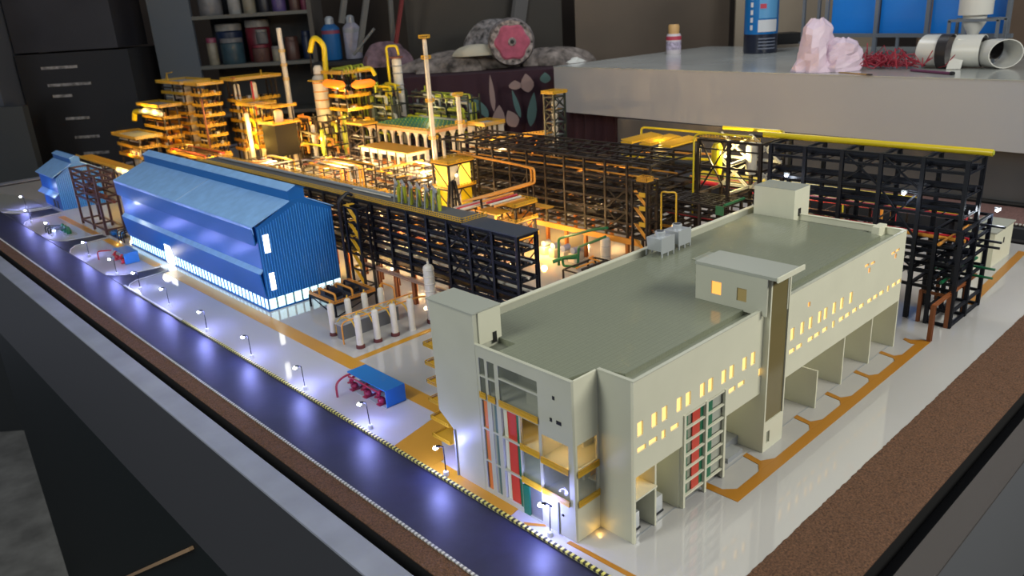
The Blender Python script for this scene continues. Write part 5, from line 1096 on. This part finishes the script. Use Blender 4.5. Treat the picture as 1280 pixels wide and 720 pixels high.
# yellow serrated cooler bank
k = Kit('yellow_cooler_bank', 'yellow ridged cooler bank behind middle rack end', 'cooler', (1.75, 1.2, 0))
for x in (1.66, 1.86):
    for y in (1.12, 1.26, 1.40): k.beam('post', (x, y, 0), (x, y, 0.40), 0.008, steel_warm)
for y in (1.12, 1.26, 1.40): k.beam('cross_beam', (1.66, y, 0.40), (1.86, y, 0.40), 0.007, steel_warm)
for i in range(3):
    y = 1.12+0.10*i
    mb = MB().box(1.66, 1.88, y, y+0.060, 0.404, 0.410)
    for j in range(14): mb.bar((1.665+0.0155*j, y, 0.412), (1.665+0.0155*j, y+0.06, 0.418), 0.005)
    k.add('cooler_row', mb, yellow)
k.tube('header_pipe', bend([(1.88, 1.44, 0.38), (1.88, 1.44, 0.435), (1.88, 1.06, 0.435), (1.86, 0.86, 0.435)], 0.02), 0.005, yelpipe, n=10)
k.tube('header_pipe', [(1.62, 1.34, 0.36), (1.62, 0.87, 0.385)], 0.006, yelpipe, n=10); k.tube('header_pipe', [(1.66, 1.30, 0.375), (1.66, 0.87, 0.40)], 0.005, amber, n=10)
glow('module_light', (1.72, 1.22, 0.44), 0.35, (1.0, .75, .2), 0.008); glow('module_light', (1.62, 1.25, 0.30), 0.3, (1.0, .75, .3), 0.008); glow('module_light', (1.80, 0.95, 0.42), 0.4, (1.0, .8, .2), 0.01)
# cream block at the far right
k = Kit('small_cream_building', 'small plain cream building at the far right end of the base', 'building', (2.17, 0.06, 0))
k.add('walls', MB().box(2.065, 2.27, 0.014, 0.11, 0, 0.128), cream); k.box('roof', 2.06, 2.275, 0.009, 0.115, 0.128, 0.133, cap_m); k.box('vent', 2.17, 2.178, 0.012, 0.0139, 0.07, 0.09, black_m)
k.box('annex', 1.97, 2.0649, 0.05, 0.11, 0, 0.09, cream)

# ------------------------------------------------------------------ neighbouring table with verge and kerb, seen behind
K = Kit('neighbour_model_table', 'second dark model table just behind, brown verge and dotted kerb', 'table', (2.85, 1.6, FZ))
K.box('table_body', 2.66, 3.02, -1.4, 2.3, FZ, -0.006, apron_m); K.add('soil_verge', verge(2.70, 2.99, -1.3, 0.9, 'x', 0.02), mat('pink_soil', (0.16, 0.085, 0.08), 0.9, noise=.3, nscale=120), smooth=True)
mb = MB()
for i in range(150): mb.box(2.693, 2.702, -1.3+0.0145*i, -1.293+0.0145*i, 0.0, 0.006)
K.add('kerb_block', mb, kerb_w, kind='stuff'); K.tube('edge_rail', [(3.02, -1.4, 0.006), (3.02, 2.3, 0.006)], 0.011, gap_m)
K.box('gloss_back_panel', 3.06, 3.08, -1.6, 2.55, FZ, 0.246, mat('gloss_grey_panel', (0.09, 0.09, 0.095), 0.22, noise=.3, nscale=1.5))

# ------------------------------------------------------------------ white counter
K = Kit('white_counter', 'big white topped counter slab behind the model at right', 'counter', (3.9, 1.6, FZ))
c1 = (3.144, 3.191); c2 = (2.90, -0.75)
dx, dy = c2[0]-c1[0], c2[1]-c1[1]; L = math.hypot(dx, dy); tx, ty = dx/L, dy/L; nx, ny = -ty, tx
if nx < 0: nx, ny = -nx, -ny
W = 1.75
def cpt(s, t): return (c1[0]+tx*s+nx*t, c1[1]+ty*s+ny*t)
slab = [cpt(0, 0), cpt(L, 0), cpt(L, W), cpt(0, W)]
slab_ccw = slab if True else slab[::-1]
cm = mat('counter_front', (0.36, 0.37, 0.40), 0.5)
K.add('counter_slab', MB().prism(slab_ccw, 0.25, 0.556), cm)
K.add('counter_top', MB().prism([cpt(-.003, -.003), cpt(L, -.003), cpt(L, W), cpt(-.003, W)], 0.5561, 0.56), mat('counter_gloss', (0.40, 0.42, 0.40), 0.16, noise=.12, nscale=2))
for s in (1.3, 3.2): K.add('counter_leg', MB().prism([cpt(s, .5), cpt(s+.12, .5), cpt(s+.12, W-.1), cpt(s, W-.1)], FZ, 0.25), apron_m)
cur = mat('maroon_cloth', (0.032, 0.009, 0.018), 0.85)

# things on the counter
def lathe_at(k, name, x, y, prof, mt, n=20): return k.add(name, MB().lathe(x, y, prof, n), mt, smooth=True)
x, y, z = 4.197, 2.929, 0.56
k = Kit('paint_bottle', 'small white bottle with orange cap and red band on counter', 'bottle', (x, y, z))
lathe_at(k, 'bottle_body', x, y, [(0.054, z), (0.056, z+0.01), (0.056, z+0.125), (0.048, z+0.145)], mat('bottle_white', (0.62, 0.57, 0.60), 0.4))
lathe_at(k, 'cap', x, y, [(0.040, z+0.145), (0.042, z+0.20), (0.036, z+0.212)], mat('bottle_cap', (0.60, 0.36, 0.14), 0.5)); lathe_at(k, 'label_band', x, y, [(0.0567, z+0.10), (0.0567, z+0.128)], mat('label_red', (0.50, 0.05, 0.09), 0.5))
lathe_at(k, 'label_print', x, y, [(0.0566, z+0.03), (0.0566, z+0.09)], mat('label_lilac', (0.44, 0.38, 0.50), 0.5, noise=.5, nscale=60))
x, y = 4.30, 2.26
k = Kit('blue_spray_can', 'large blue spray can with white label and black base', 'spray can', (x, y, z))
lathe_at(k, 'can_base', x, y, [(0.113, z), (0.116, z+0.01), (0.116, z+0.13)], mat('can_navy', (0.008, 0.012, 0.03), 0.3), 28)
lathe_at(k, 'can_body', x, y, [(0.116, z+0.13), (0.116, z+0.62), (0.06, z+0.68)], mat('can_blue', (0.01, 0.17, 0.50), 0.25, metal=.2), 28)
lathe_at(k, 'spray_cap', x, y, [(0.07, z+0.68), (0.07, z+0.78)], mat('can_blue', (0, 0, 0)), 20)
def arc_patch(k, name, x, y, r, a0, a1, z0, z1, mt, n=10):
    mb = MB()
    for i in range(n+1):
        a = math.radians(a0+(a1-a0)*i/n)
        for rr in (r, r+0.0025):
            for zz in (z0, z1): mb.v.append((x+rr*math.cos(a), y+rr*math.sin(a), zz))
    for i in range(n):
        b = 4*i; mb.f += [(b+2, b+6, b+7, b+3), (b, b+1, b+5, b+4), (b+1, b+3, b+7, b+5), (b, b+4, b+6, b+2)]
    mb.f += [(0, 2, 3, 1), (4*n, 4*n+1, 4*n+3, 4*n+2)]
    return k.add(name, mb, mt)
lbl = mat('label_white', (0.62, 0.64, 0.68), 0.5); red_l = mat('label_red', (0, 0, 0))
arc_patch(k, 'label_patch', x, y, 0.1165, 200, 268, z+0.145, z+0.225, lbl)
arc_patch(k, 'label_field', x, y, 0.1165, 202, 268, z+0.235, z+0.40, mat('label_skyblue', (0.10, 0.33, 0.62), 0.4)); arc_patch(k, 'red_mark', x, y, 0.1195, 205, 225, z+0.30, z+0.33, red_l, 5)
for i in range(4): arc_patch(k, 'fine_print', x, y, 0.1165, 203, 265, z+0.03+0.022*i, z+0.038+0.022*i, mat('print_grey', (0.16, 0.18, 0.24), 0.5))
for i in range(9): arc_patch(k, 'side_lettering', x, y, 0.1165, 172, 181, z+0.16+0.05*i, z+0.192+0.05*i, lbl, 3)

# crumpled pink bag
def crumple(name, label, cat, cx, cy, z, rx, ry, h, mt, seed, prof, tilt=0.0, n=15, m_=8, amp=.19):
    rnd = random.Random(seed); mb = MB()
    ph = [rnd.uniform(0, 6.28) for _ in range(8)]
    R = []
    for j in range(m_+1):
        t = j/m_; s = prof(t); ring = []
        for i in range(n):
            a = 2*math.pi*i/n
            d = 1+amp*(math.sin(3*a+ph[0]+4*t)+.7*math.sin(5*a+ph[1]-7*t)+.6*math.sin(9*a+ph[2]+13*t))*.6+rnd.uniform(-amp, amp)*.35
            ring.append((cx+rx*s*d*math.cos(a)+tilt*t, cy+ry*s*d*math.sin(a)-tilt*t*.5, z+h*t*(1+.05*math.sin(4*a+ph[3]))+(0 if j == 0 else rnd.uniform(-1, 1)*h*.01)))
        R.append(ring)
    mb.rings(R); o = mb.build(name, mt); 
    o.location = (cx, cy, z); 
    me = o.data
    for v in me.vertices: v.co -= Vector((cx, cy, z))
    tag(o, label, cat); return o
pk = mat('pink_bag', (0.72, 0.58, 0.70), 0.45, noise=.10, nscale=10)
crumple('crumpled_bag', 'crumpled pale pink plastic bag standing on counter edge', 'bag', 3.15, 1.27, 0.561, .10, .10, .26, pk, 3, lambda t: 1.0-.35*t if t < .9 else .35)
crumple('crumpled_bag', 'lower crumpled pale pink bag half beside the taller one', 'bag', 3.22, 1.16, 0.561, .10, .10, .16, pk, 5, lambda t: 1.0-.25*t if t < .9 else .3)
# tangle of red wire
mb = MB(); rnd = random.Random(4)
for i in range(60):
    a = rnd.uniform(0, 6.28); p = Vector((3.36+rnd.gauss(0, .035), 1.02+rnd.gauss(0, .085), .572)); pts = [p]
    for j in range(6):
        a += rnd.uniform(-1.1, 1.1); p = p+Vector((.022*math.cos(a), .045*math.sin(a), 0)); p.z = .567+abs(rnd.gauss(.028, .03)); pts.append(p)
    mb.tube(pts, .003, 4)
wire = mb.build('red_wire_tangle', mat('red_wire', (0.30, 0.015, 0.035), 0.5)); tag(wire, 'tangled heap of thin dark red wire behind the pink bag', 'wire'); wire['kind'] = 'stuff'
# brush
k = Kit('flat_stick', 'flat wooden stick with a dark tip at the counter edge', 'stick', (3.07, 0.99, .561)); k.add('handle', MB().bar((3.06, 1.09, .566), (2.995, 0.92, .566), .014, .006), mat('ochre_wood', (0.30, 0.19, 0.06), .6)); k.add('tip', MB().bar((2.995, 0.92, .566), (2.985, 0.895, .566), .014, .006), black_m)
# pen-like dark red strip
k = Kit('dark_red_rod', 'thin dark red rod lying before the white tape loops', 'rod', (3.12, .66, .561)); k.tube('rod', [(3.22, .80, .567), (3.10, .575, .567)], .007, mat('plum', (0.14, 0.03, 0.08), .5)); k.tube('rod_tip', [(3.10, .575, .567), (3.095, .56, .567)], .010, black_m)
# tape loops
def loop(k, name, c, rx, rz, w_, ang, mt, a0=0, a1=360, th=.004):
    mb = MB(); n = 24; R = []
    ca, sa = math.cos(ang), math.sin(ang)
    for i in range(n+1):
        a = math.radians(a0+(a1-a0)*i/n); u = rx*math.cos(a); zz = rz*math.sin(a)
        for ww in (-w_/2, w_/2):
            for q in (1, 1-th/rz): mb.v.append((c[0]+ca*u*q-sa*ww, c[1]+sa*u*q+ca*ww, c[2]+zz*q))
    for i in range(n):
        b = 4*i; mb.f += [(b, b+4, b+6, b+2), (b+1, b+3, b+7, b+5), (b, b+1, b+5, b+4), (b+2, b+6, b+7, b+3)]
    return k.add(name, mb, mt, smooth=True)
wt = mat('white_plastic', (0.62, 0.62, 0.58), .3); bt = mat('black_strap', (0.015, 0.013, 0.015), .4)
k = Kit('tape_loops', 'heap of white plastic tape loops with black ribbed straps', 'tape', (3.5, .62, .561))
loop(k, 'white_loop', (3.44, .76, .642), .10, .080, .13, math.radians(-8), wt); loop(k, 'white_loop', (3.46, .62, .640), .10, .078, .12, math.radians(5), wt, 20, 300); loop(k, 'white_loop', (3.46, .50, .630), .09, .068, .14, math.radians(-38), wt)
loop(k, 'black_strap', (3.40, .71, .640), .07, .085, .05, math.radians(-5), bt, 60, 250); loop(k, 'black_strap', (3.48, .54, .650), .06, .05, .07, math.radians(-15), bt)
k.add('loose_strip', MB().quadbox([(3.34, .68, .562), (3.36, .62, .562), (3.40, .61, .70), (3.39, .66, .705), (3.345, .682, .562), (3.365, .622, .562), (3.405, .612, .70), (3.395, .662, .705)]), wt)
# blue panelled frame behind
k = Kit('blue_panel_model', 'grey framed model with tall bright blue panels on the counter', 'model', (3.95, 1.25, .56))
gf = mat('frame_grey', (0.13, 0.15, 0.18), .5); bb = mat('bright_blue', (0.003, 0.20, 0.72), .4)
Pa = Vector((4.20, 1.70, 0)); Pb = Vector((3.95, 0.62, 0)); dd = (Pb-Pa)
def on(t, off, zz): 
    n_ = Vector((-dd.y, dd.x, 0)).normalized(); 
    if n_.x < 0: n_ = -n_
    p = Pa+dd*t+n_*off; return (p.x, p.y, zz)
for i, (a, b) in enumerate(((.0, .30), (.32, .60), (.62, .80), (.82, 1.0))):
    k.add('blue_panel', MB().quadbox([on(a, 0, .69), on(b, 0, .69), on(b, .012, .69), on(a, .012, .69), on(a, 0, 1.15), on(b, 0, 1.15), on(b, .012, 1.15), on(a, .012, 1.15)]), bb)
for t in (-.02, .31, .61, .81, 1.02): k.add('post', MB().bar(on(t, -.02, .56), on(t, -.02, 1.15), .022), gf)
for t in (.12, .45): k.add('short_post', MB().bar(on(t, -.02, .56), on(t, -.02, .68), .016), gf)
k.add('rail', MB().bar(on(-.1, -.02, .68), on(1.05, -.02, .68), .022), gf); k.add('rail', MB().bar(on(-.3, .1, .62), on(.0, .1, .62), .016), gf)
for t in (-.24, -.13): k.add('post', MB().bar(on(t, .05, .56), on(t, .05, 1.15), .018), gf)
k = Kit('hopper_stand', 'white hopper cone hung in a grey stand behind the tape', 'hopper', (3.85, .70, .56))
hx, hy = 3.72, .70
k.add('hopper', MB().lathe(hx, hy, [(.008, .67), (.055, .76), (.056, .80), (.08, .80), (.08, 1.0)], 24), wt, smooth=True)
for a in (-.13, .10):
    for b in (-.06, .06): k.add('leg', MB().bar((hx+b, hy+a, .56), (hx+b, hy+a, .775), .014), gf)
for b in (-.06, .06): k.add('stand_rail', MB().bar((hx+b, hy-.135, .775), (hx+b, hy+.105, .775), .014), gf)
# tan carton behind counter
tan = mat('cardboard', (0.30, 0.245, 0.18), .8, noise=.08, nscale=3)
def room_thing(name, label, cat, parts, r, d, z, group=None):
    b = room(r, d, z); k = Kit(name, label, cat, b, group)
    for nm, (r0, r1, d0, d1, z0, z1), mt in parts: k.add(nm, room_box(MB(), r0, r1, d0, d1, z0, z1), mt)
    return k
room_thing('cardboard_panel', 'tall tan cardboard sheet behind the blue spray can', 'cardboard', [('sheet', (2.0, 3.2, 6.9, 6.93, FZ, 1.7), tan)], 2.6, 6.9, FZ)
room_thing('cardboard_panel', 'brown cardboard sheet at the far right edge', 'cardboard', [('sheet', (3.3, 5.4, 6.4, 6.43, FZ, 1.7), mat('brown_card', (0.20, 0.135, 0.09), .8, noise=.1, nscale=3))], 4, 6.4, FZ)
room_thing('carton', 'open grey black small carton behind the spray can', 'carton', [('body', (2.07, 2.3, 6.2, 6.4, 0.56, 0.66), black_m), ('flap', (2.05, 2.32, 6.15, 6.19, 0.56, 0.58), tan)], 2.2, 6.3, .56)

# ------------------------------------------------------------------ table with maroon flowered cloth
k = Kit('draped_table', 'side table hung with a dark maroon flowered cloth', 'table', room(0, 6.7, FZ))
k.add('table_body', room_box(MB(), -0.80, 0.60, 6.37, 7.2, FZ, 0.49), gap_m)
mb = MB(); N = 60
front = []
for j in range(9):
    t = j/8; row = []
    for i in range(N+1):
        r = -0.84+1.50*i/N; wv = .05*t*math.sin(i*.9)+.03*t*math.sin(i*2.3)+.02*t
        row.append(room(r, 6.28-wv-.04*t, 0.50-(0.50-FZ)*.9*t))
    front.append(row)
top = [room(-0.84+1.50*i/N, 7.15, 0.505) for i in range(N+1)]
rows = [top]+front
for row in rows: mb.v += [tuple(p) for p in row]
for j in range(len(rows)-1):
    for i in range(N): q = j*(N+1)+i; mb.f.append((q, q+N+1, q+N+2, q+1))
k.add('cloth', mb, cur, smooth=True)
teal_f = mat('teal_leaf', (0.07, 0.14, 0.14), .8); pinkf = mat('cream_flower', (0.26, 0.18, 0.17), .8)
def leaf(r, z, w_, h, ang, mt, d=6.14):
    mb = MB(); P = []
    for i in range(14):
        a = 2*math.pi*i/14; u = w_*math.cos(a)*abs(math.cos(a))**.7*(1-.35*math.sin(a)); v = h*math.sin(a); P.append((r+u*math.cos(ang)-v*math.sin(ang), z+u*math.sin(ang)+v*math.cos(ang)))
    n = len(P); mb.v = [tuple(room(p, d, q)) for p, q in P]+[tuple(room(p, d+.004, q)) for p, q in P]
    mb.f = [tuple(range(n)), tuple(range(2*n-1, n-1, -1))]+[((i+1) % n, i, n+i, n+(i+1) % n) for i in range(n)]
    k.add('cloth_flower', mb, mt)
leaf(-.23, .30, .045, .09, .9, teal_f); leaf(-.14, .25, .03, .08, .5, teal_f); leaf(.24, .22, .035, .13, -.15, teal_f); leaf(.12, .27, .02, .11, .25, teal_f); leaf(.21, .42, .05, .07, .1, pinkf)
leaf(-.06, .36, .02, .14, .05, pinkf); leaf(-.02, .17, .05, .10, -.1, pinkf); leaf(.08, .16, .05, .07, .4, pinkf); leaf(.35, .45, .04, .04, 0, teal_f); leaf(.12, .41, .05, .035, 0, pinkf)

# heap of cloth and the round cushion
heap = mat('heap_fabric', (0.17, 0.145, 0.13), .9, noise=.85, nscale=12)
def blob(name, label, cat, r, d, z, a, b, h, mt, seed, amp=.18, sub=0):
    rnd = random.Random(seed); mb = MB(); n, m_ = 40, 12; R = []; ph = [rnd.uniform(0, 6) for _ in range(6)]
    for j in range(m_+1):
        t = j/m_; el = t*math.pi/2; ring = []
        for i in range(n):
            q = 2*math.pi*i/n; f = 1+amp*(math.sin(3*q+ph[0])*.5+math.sin(7*q+ph[1]+3*t)*.35+math.sin(13*q+ph[2]+6*t)*.25)
            c = max(.02, math.cos(el)); p = room(r+a*c*f*math.cos(q), d+b*c*f*math.sin(q), z+h*math.sin(el)*(1+amp*.6*math.sin(5*q+ph[3]+2*t)*math.cos(el)))
            ring.append(p)
        R.append(ring)
    mb.rings(R); base = room(r, d, z); mb.v = [tuple(Vector(v)-base) for v in mb.v]
    o = mb.build(name, mt, smooth=True); o.location = base; tag(o, label, cat); return o
blob('fabric_heap', 'low crumpled heap of grey cream printed fabric left of cushion', 'fabric', -.30, 6.75, .506, .50, .25, .15, heap, 1, .3)
blob('fabric_heap', 'flattened beige fabric heap right of the flower cushion', 'fabric', .45, 6.75, .506, .34, .2, .13, heap, 2, .3)
blob('folded_cloth', 'pale cream folded cloth sticking out left of cushion', 'cloth', -.16, 6.55, .62, .20, .10, .085, mat('cream_cloth', (0.45, 0.42, 0.33), .85), 3, .1)
blob('patterned_bundle', 'black and white dotted bundle behind the flower cushion', 'fabric', -.03, 6.85, .52, .28, .16, .36, mat('dotted_fabric', (0.16, 0.15, 0.15), .9, noise=.9, nscale=22), 4, .2)
k = Kit('flower_cushion', 'round cushion printed with a large pink flower and cream rim', 'cushion', room(.11, 6.44, .52))
fb = mat('flower_pink', (0.38, 0.085, 0.14), .85, noise=.2, nscale=20); cb = mat('cushion_cream', (0.22, 0.19, 0.18), .9, noise=.95, nscale=30)
def disc(name, r, z, rad, d0, d1, mt, lob=0, amp=0):
    mb = MB(); n = 48; A = []; 
    for dd_, s in ((d0, .9), (d0+.0, .9), ((d0*.3+d1*.7), 1.0), (d1, .92)):
        A.append([room(r+rad*s*(1+amp*math.cos(lob*2*math.pi*i/n))*math.cos(2*math.pi*i/n), dd_, z+rad*s*(1+amp*math.cos(lob*2*math.pi*i/n))*math.sin(2*math.pi*i/n)) for i in range(n)])
    mb.rings(A[::-1]); k.add(name, mb, mt, smooth=True)
disc('cushion_body', .115, .705, .185, 6.42, 6.58, cb); disc('flower_print', .12, .708, .132, 6.410, 6.422, fb, 6, .07); disc('flower_centre', .12, .712, .032, 6.403, 6.411, cb); disc('flower_eye', .12, .712, .016, 6.397, 6.404, black_m)
# white rag on counter left end
o = crumple('white_rag', 'small white rag lying at the left end of the counter', 'rag', 3.44, 3.25, .561, .10, .05, .035, wt, 9, lambda t: 1-.8*t)

# ------------------------------------------------------------------ dark things and shelf at the back left
dk = mat('matte_black_sheet', (0.022, 0.022, 0.028), .42, noise=.3, nscale=2); dk2 = mat('dark_cabinet', (0.014, 0.014, 0.016), .35)
k = room_thing('black_cabinet', 'large matt black cabinet filling the upper left background', 'cabinet', [('upper_door', (-4.0, -3.14, 6.9, 7.5, .84, 2.2), dk), ('lower_door', (-4.0, -3.06, 6.88, 7.5, FZ+.1, .825), dk2), ('plinth', (-3.95, -3.1, 6.95, 7.5, FZ, FZ+.1), dk2)], -3.5, 7.1, FZ)
sc = mat('scuff', (0.22, 0.22, 0.23), .7, noise=.6, nscale=30)
for zz, a, b in ((.70, -3.80, -3.50), (.56, -3.78, -3.42), (.47, -3.76, -3.6), (.28, -3.70, -3.5), (.12, -3.66, -3.45), (-.02, -3.62, -3.4)):
    k.add('scuffed_slat', room_box(MB(), a, b, 6.872, 6.879, zz, zz+.022), sc)
room_thing('grey_locker', 'narrow blue grey locker side at the extreme left edge', 'locker', [('side_panel', (-4.9, -4.02, 6.6, 7.3, FZ, 2.0), mat('locker_grey', (0.055, 0.065, 0.085), .5)), ('lower_panel', (-4.9, -3.82, 6.5, 6.58, FZ, .45), mat('locker_low', (0.04, 0.045, 0.048), .5))], -4.4, 6.9, FZ)
def room_thing2(name, label, cat, parts, r, d, z):
    return room_thing(name, label, cat, [(n, (q[0]-.12, q[1]-.12, q[2]+.45, q[3]+.45, q[4], q[5]), mt) for n, q, mt in parts], r-.12, d+.45, z)
room_thing2('leaning_board', 'worn grey brown board leaning beside the shelf', 'board', [('board', (-2.98, -2.76, 7.15, 7.19, FZ, 1.9), mat('worn_board', (0.055, 0.05, 0.05), .8, noise=.6, nscale=6))], -2.95, 6.97, FZ)
k = room_thing2('paint_shelf', 'grey steel shelf unit crowded with paint jars', 'shelf', [('side_panel', (-2.86, -2.50, 6.80, 6.84, FZ, 2.0), mat('shelf_side', (0.075, 0.09, 0.11), .5)), ('side_panel', (-1.50, -1.46, 6.80, 7.25, FZ, 2.0), mat('shelf_brown', (0.08, 0.07, 0.06), .7)),
    ('back_panel', (-2.50, -1.50, 7.26, 7.28, FZ, 2.0), mat('shelf_back', (0.03, 0.032, 0.035), .7)), ('shelf_board', (-2.50, -1.50, 6.80, 7.25, 1.015, 1.045), mat('shelf_edge', (0.10, 0.10, 0.09), .6)), ('shelf_board', (-2.50, -1.50, 6.80, 7.25, .60, .63), mat('shelf_edge', (0.1, 0.1, 0.09), .6)), ('shelf_board', (-2.50, -1.50, 6.80, 7.25, .18, .21), mat('shelf_edge', (0.1, 0.1, 0.09), .6))], -2, 7, FZ)
def jar(r, d, z, rad, h, body, lid, label, group):
    p = room(r-.12, d+.45, z); k = Kit('paint_jar', label, 'jar', p, group)
    k.add('jar_body', MB().lathe(p.x, p.y, [(rad*.95, z), (rad, z+h*.05), (rad, z+h*.78), (rad*.9, z+h*.82)], 18), body, smooth=True)
    k.add('jar_lid', MB().lathe(p.x, p.y, [(rad*.97, z+h*.82), (rad*.97, z+h*.98), (rad*.9, z+h)], 18), lid, smooth=True)
jb = {n: mat('jar_'+n, tuple(q*.6 for q in c), .4, noise=.25, nscale=14) for n, c in dict(teal=(.04, .09, .12), white=(.36, .36, .35), red=(.20, .02, .04), brown=(.13, .06, .05), grey=(.20, .20, .21), purple=(.12, .08, .26), pink=(.30, .05, .11), black=(.02, .02, .03), navy=(.02, .04, .11), cream=(.30, .27, .20)).items()}
G1 = 'paint jars on the upper shelf'; G2 = 'paint jars on the lower shelf'
for r, rad, h, b, l, t in ((-2.37, .10, .30, 'grey', 'red', 'wide grey jar with red lid, leftmost on the upper shelf'), (-2.16, .055, .28, 'white', 'white', 'white jar on the upper shelf beside the wide grey jar'), (-2.03, .055, .27, 'cream', 'grey', 'cream jar, third on the upper shelf'), (-1.90, .05, .24, 'black', 'grey', 'black jar on the upper shelf left of the purple one'),
    (-1.77, .06, .24, 'purple', 'white', 'purple jar on the upper shelf'), (-1.63, .05, .25, 'brown', 'red', 'brown jar on the upper shelf beside the pink one'), (-1.545, .035, .25, 'pink', 'pink', 'slim pink jar, rightmost on the upper shelf')):
    jar(r, 6.95, 1.045, rad, h, jb[b], jb[l], t, G1)
for r, d, z, rad, h, b, l, t in ((-2.40, 6.90, .63, .045, .23, 'cream', 'pink', 'slim cream jar with pink lid at the left of the lower shelf'), (-2.23, 6.92, .63, .10, .22, 'teal', 'grey', 'large teal jar in front on the lower shelf'), (-2.30, 7.12, .63, .12, .34, 'navy', 'white', 'tall navy tub with white lid at the back of the lower shelf'),
    (-2.04, 7.12, .63, .11, .36, 'red', 'white', 'tall red tub with white lid at the back of the lower shelf'), (-1.98, 6.92, .63, .075, .15, 'brown', 'red', 'low brown jar with red lid in front on the lower shelf'), (-1.97, 6.98, .785, .05, .12, 'grey', 'white', 'small grey jar stacked upon the low brown jar'), (-1.84, 6.90, .63, .04, .13, 'cream', 'grey', 'small cream jar right of the low brown one'),
    (-1.72, 7.0, .63, .06, .20, 'brown', 'brown', 'brown jar in the shaded right of the lower shelf'), (-1.59, 7.05, .63, .05, .24, 'navy', 'navy', 'navy jar, rightmost on the lower shelf')):
    jar(r, d, z, rad, h, jb[b], jb[l], t, G2)
def spray(r, d, z, rad, h, body, band, label):
    p = room(r-.12, d+.45, z); k = Kit('spray_can', label, 'spray can', p, 'spray cans beside the paint shelf')
    k.add('can_body', MB().lathe(p.x, p.y, [(rad*.95, z), (rad, z+.01), (rad, z+h*.72), (rad*.55, z+h*.82)], 20), body, smooth=True)
    k.add('band', MB().lathe(p.x, p.y, [(rad*1.01, z+h*.60), (rad*1.01, z+h*.68)], 20), band, smooth=True)
    k.add('cap', MB().lathe(p.x, p.y, [(rad*.5, z+h*.82), (rad*.5, z+h*.95), (rad*.25, z+h)], 14), silver, smooth=True)
spray(-1.31, 6.75, .62, .078, .36, mat('can_blue_far', (.01, .11, .32), .35), mat('band_maroon', (.22, .04, .08), .5), 'blue spray can standing at the right of the paint shelf')
spray(-1.13, 6.75, .62, .073, .36, mat('can_white_far', (.34, .34, .42), .3, noise=.2, nscale=20), grey_m, 'white spray can right of the blue spray can')
room_thing2('side_bench', 'dark bench carrying the two spray cans', 'bench', [('bench_top', (-1.45, -.90, 6.5, 7.2, .585, .615), gap_m), ('leg', (-1.43, -1.38, 6.5, 6.55, FZ, .585), gap_m), ('leg', (-.96, -.91, 6.5, 6.55, FZ, .585), gap_m)], -1.2, 6.8, FZ)
k = Kit('metal_stand', 'grey angle iron stand leaning with crossed bars behind spray cans', 'stand', room(-.95, 7.1, FZ))
for a, b in (((-1.10, .68), (-.92, 1.35)), ((-1.22, .92), (-1.12, 1.30)), ((-1.15, .66), (-.95, .86))): k.add('bar', MB().bar(room(a[0]-.07, 7.0, a[1]), room(b[0]-.07, 7.0, b[1]), .05, .02), mat('dull_grey', (.13, .13, .125), .6))
k.add('bar', MB().bar(room(-.98, 7.1, FZ), room(-.86, 7.06, 1.4), .04, .02), mat('dull_grey', (.1, .1, .1), .6)); k.add('red_bar', MB().bar(room(-.90, 7.0, .55), room(-.72, 7.0, 1.25), .03, .02), mat('dull_red', (.18, .03, .03), .6))
blob('cloth_bundle', 'pink and grey crumpled cloth under the leaning bars', 'cloth', -.95, 7.02, .55, .20, .15, .20, mat('pink_grey_cloth', (.14, .09, .11), .9, noise=.6, nscale=12), 12, .3)
# back brown board and dark board
room_thing('brown_board', 'big plain brown board across the upper background', 'board', [('board', (.70, 2.06, 7.3, 7.34, FZ, 2.0), mat('brown_board', (0.105, 0.078, 0.055), .6, noise=.1, nscale=2))], 1.4, 7.3, FZ)
room_thing('dark_board', 'dark brown board left of the leaning grey post', 'board', [('board', (-.80, .60, 7.5, 7.54, FZ, 2.0), mat('dark_board', (0.030, 0.025, 0.019), .6, noise=.15, nscale=2))], 0, 7.5, FZ)
k = Kit('leaning_post', 'grey post leaning between the two brown boards', 'post', room(.05, 7.42, FZ)); k.add('post', MB().bar(room(-.44, 7.42, FZ), room(.33, 7.42, 1.5), .15, .04), mat('post_grey', (.14, .135, .13), .7))
# curtain of maroon stuff under counter
k = Kit('hanging_curtain', 'dark maroon curtain hanging under the white counter', 'curtain', (3.5, 2.7, FZ))
mb = MB(); N = 40
for j, zz in enumerate((.246, FZ+.05)):
    for i in range(N+1): p = cpt(.02+.7*i/N, .12+.02*math.sin(i*1.1)); mb.v.append((p[0], p[1], zz))
for i in range(N): mb.f.append((i, i+N+1, i+N+2, i+1))
k.add('curtain_fall', mb, cur, smooth=True)
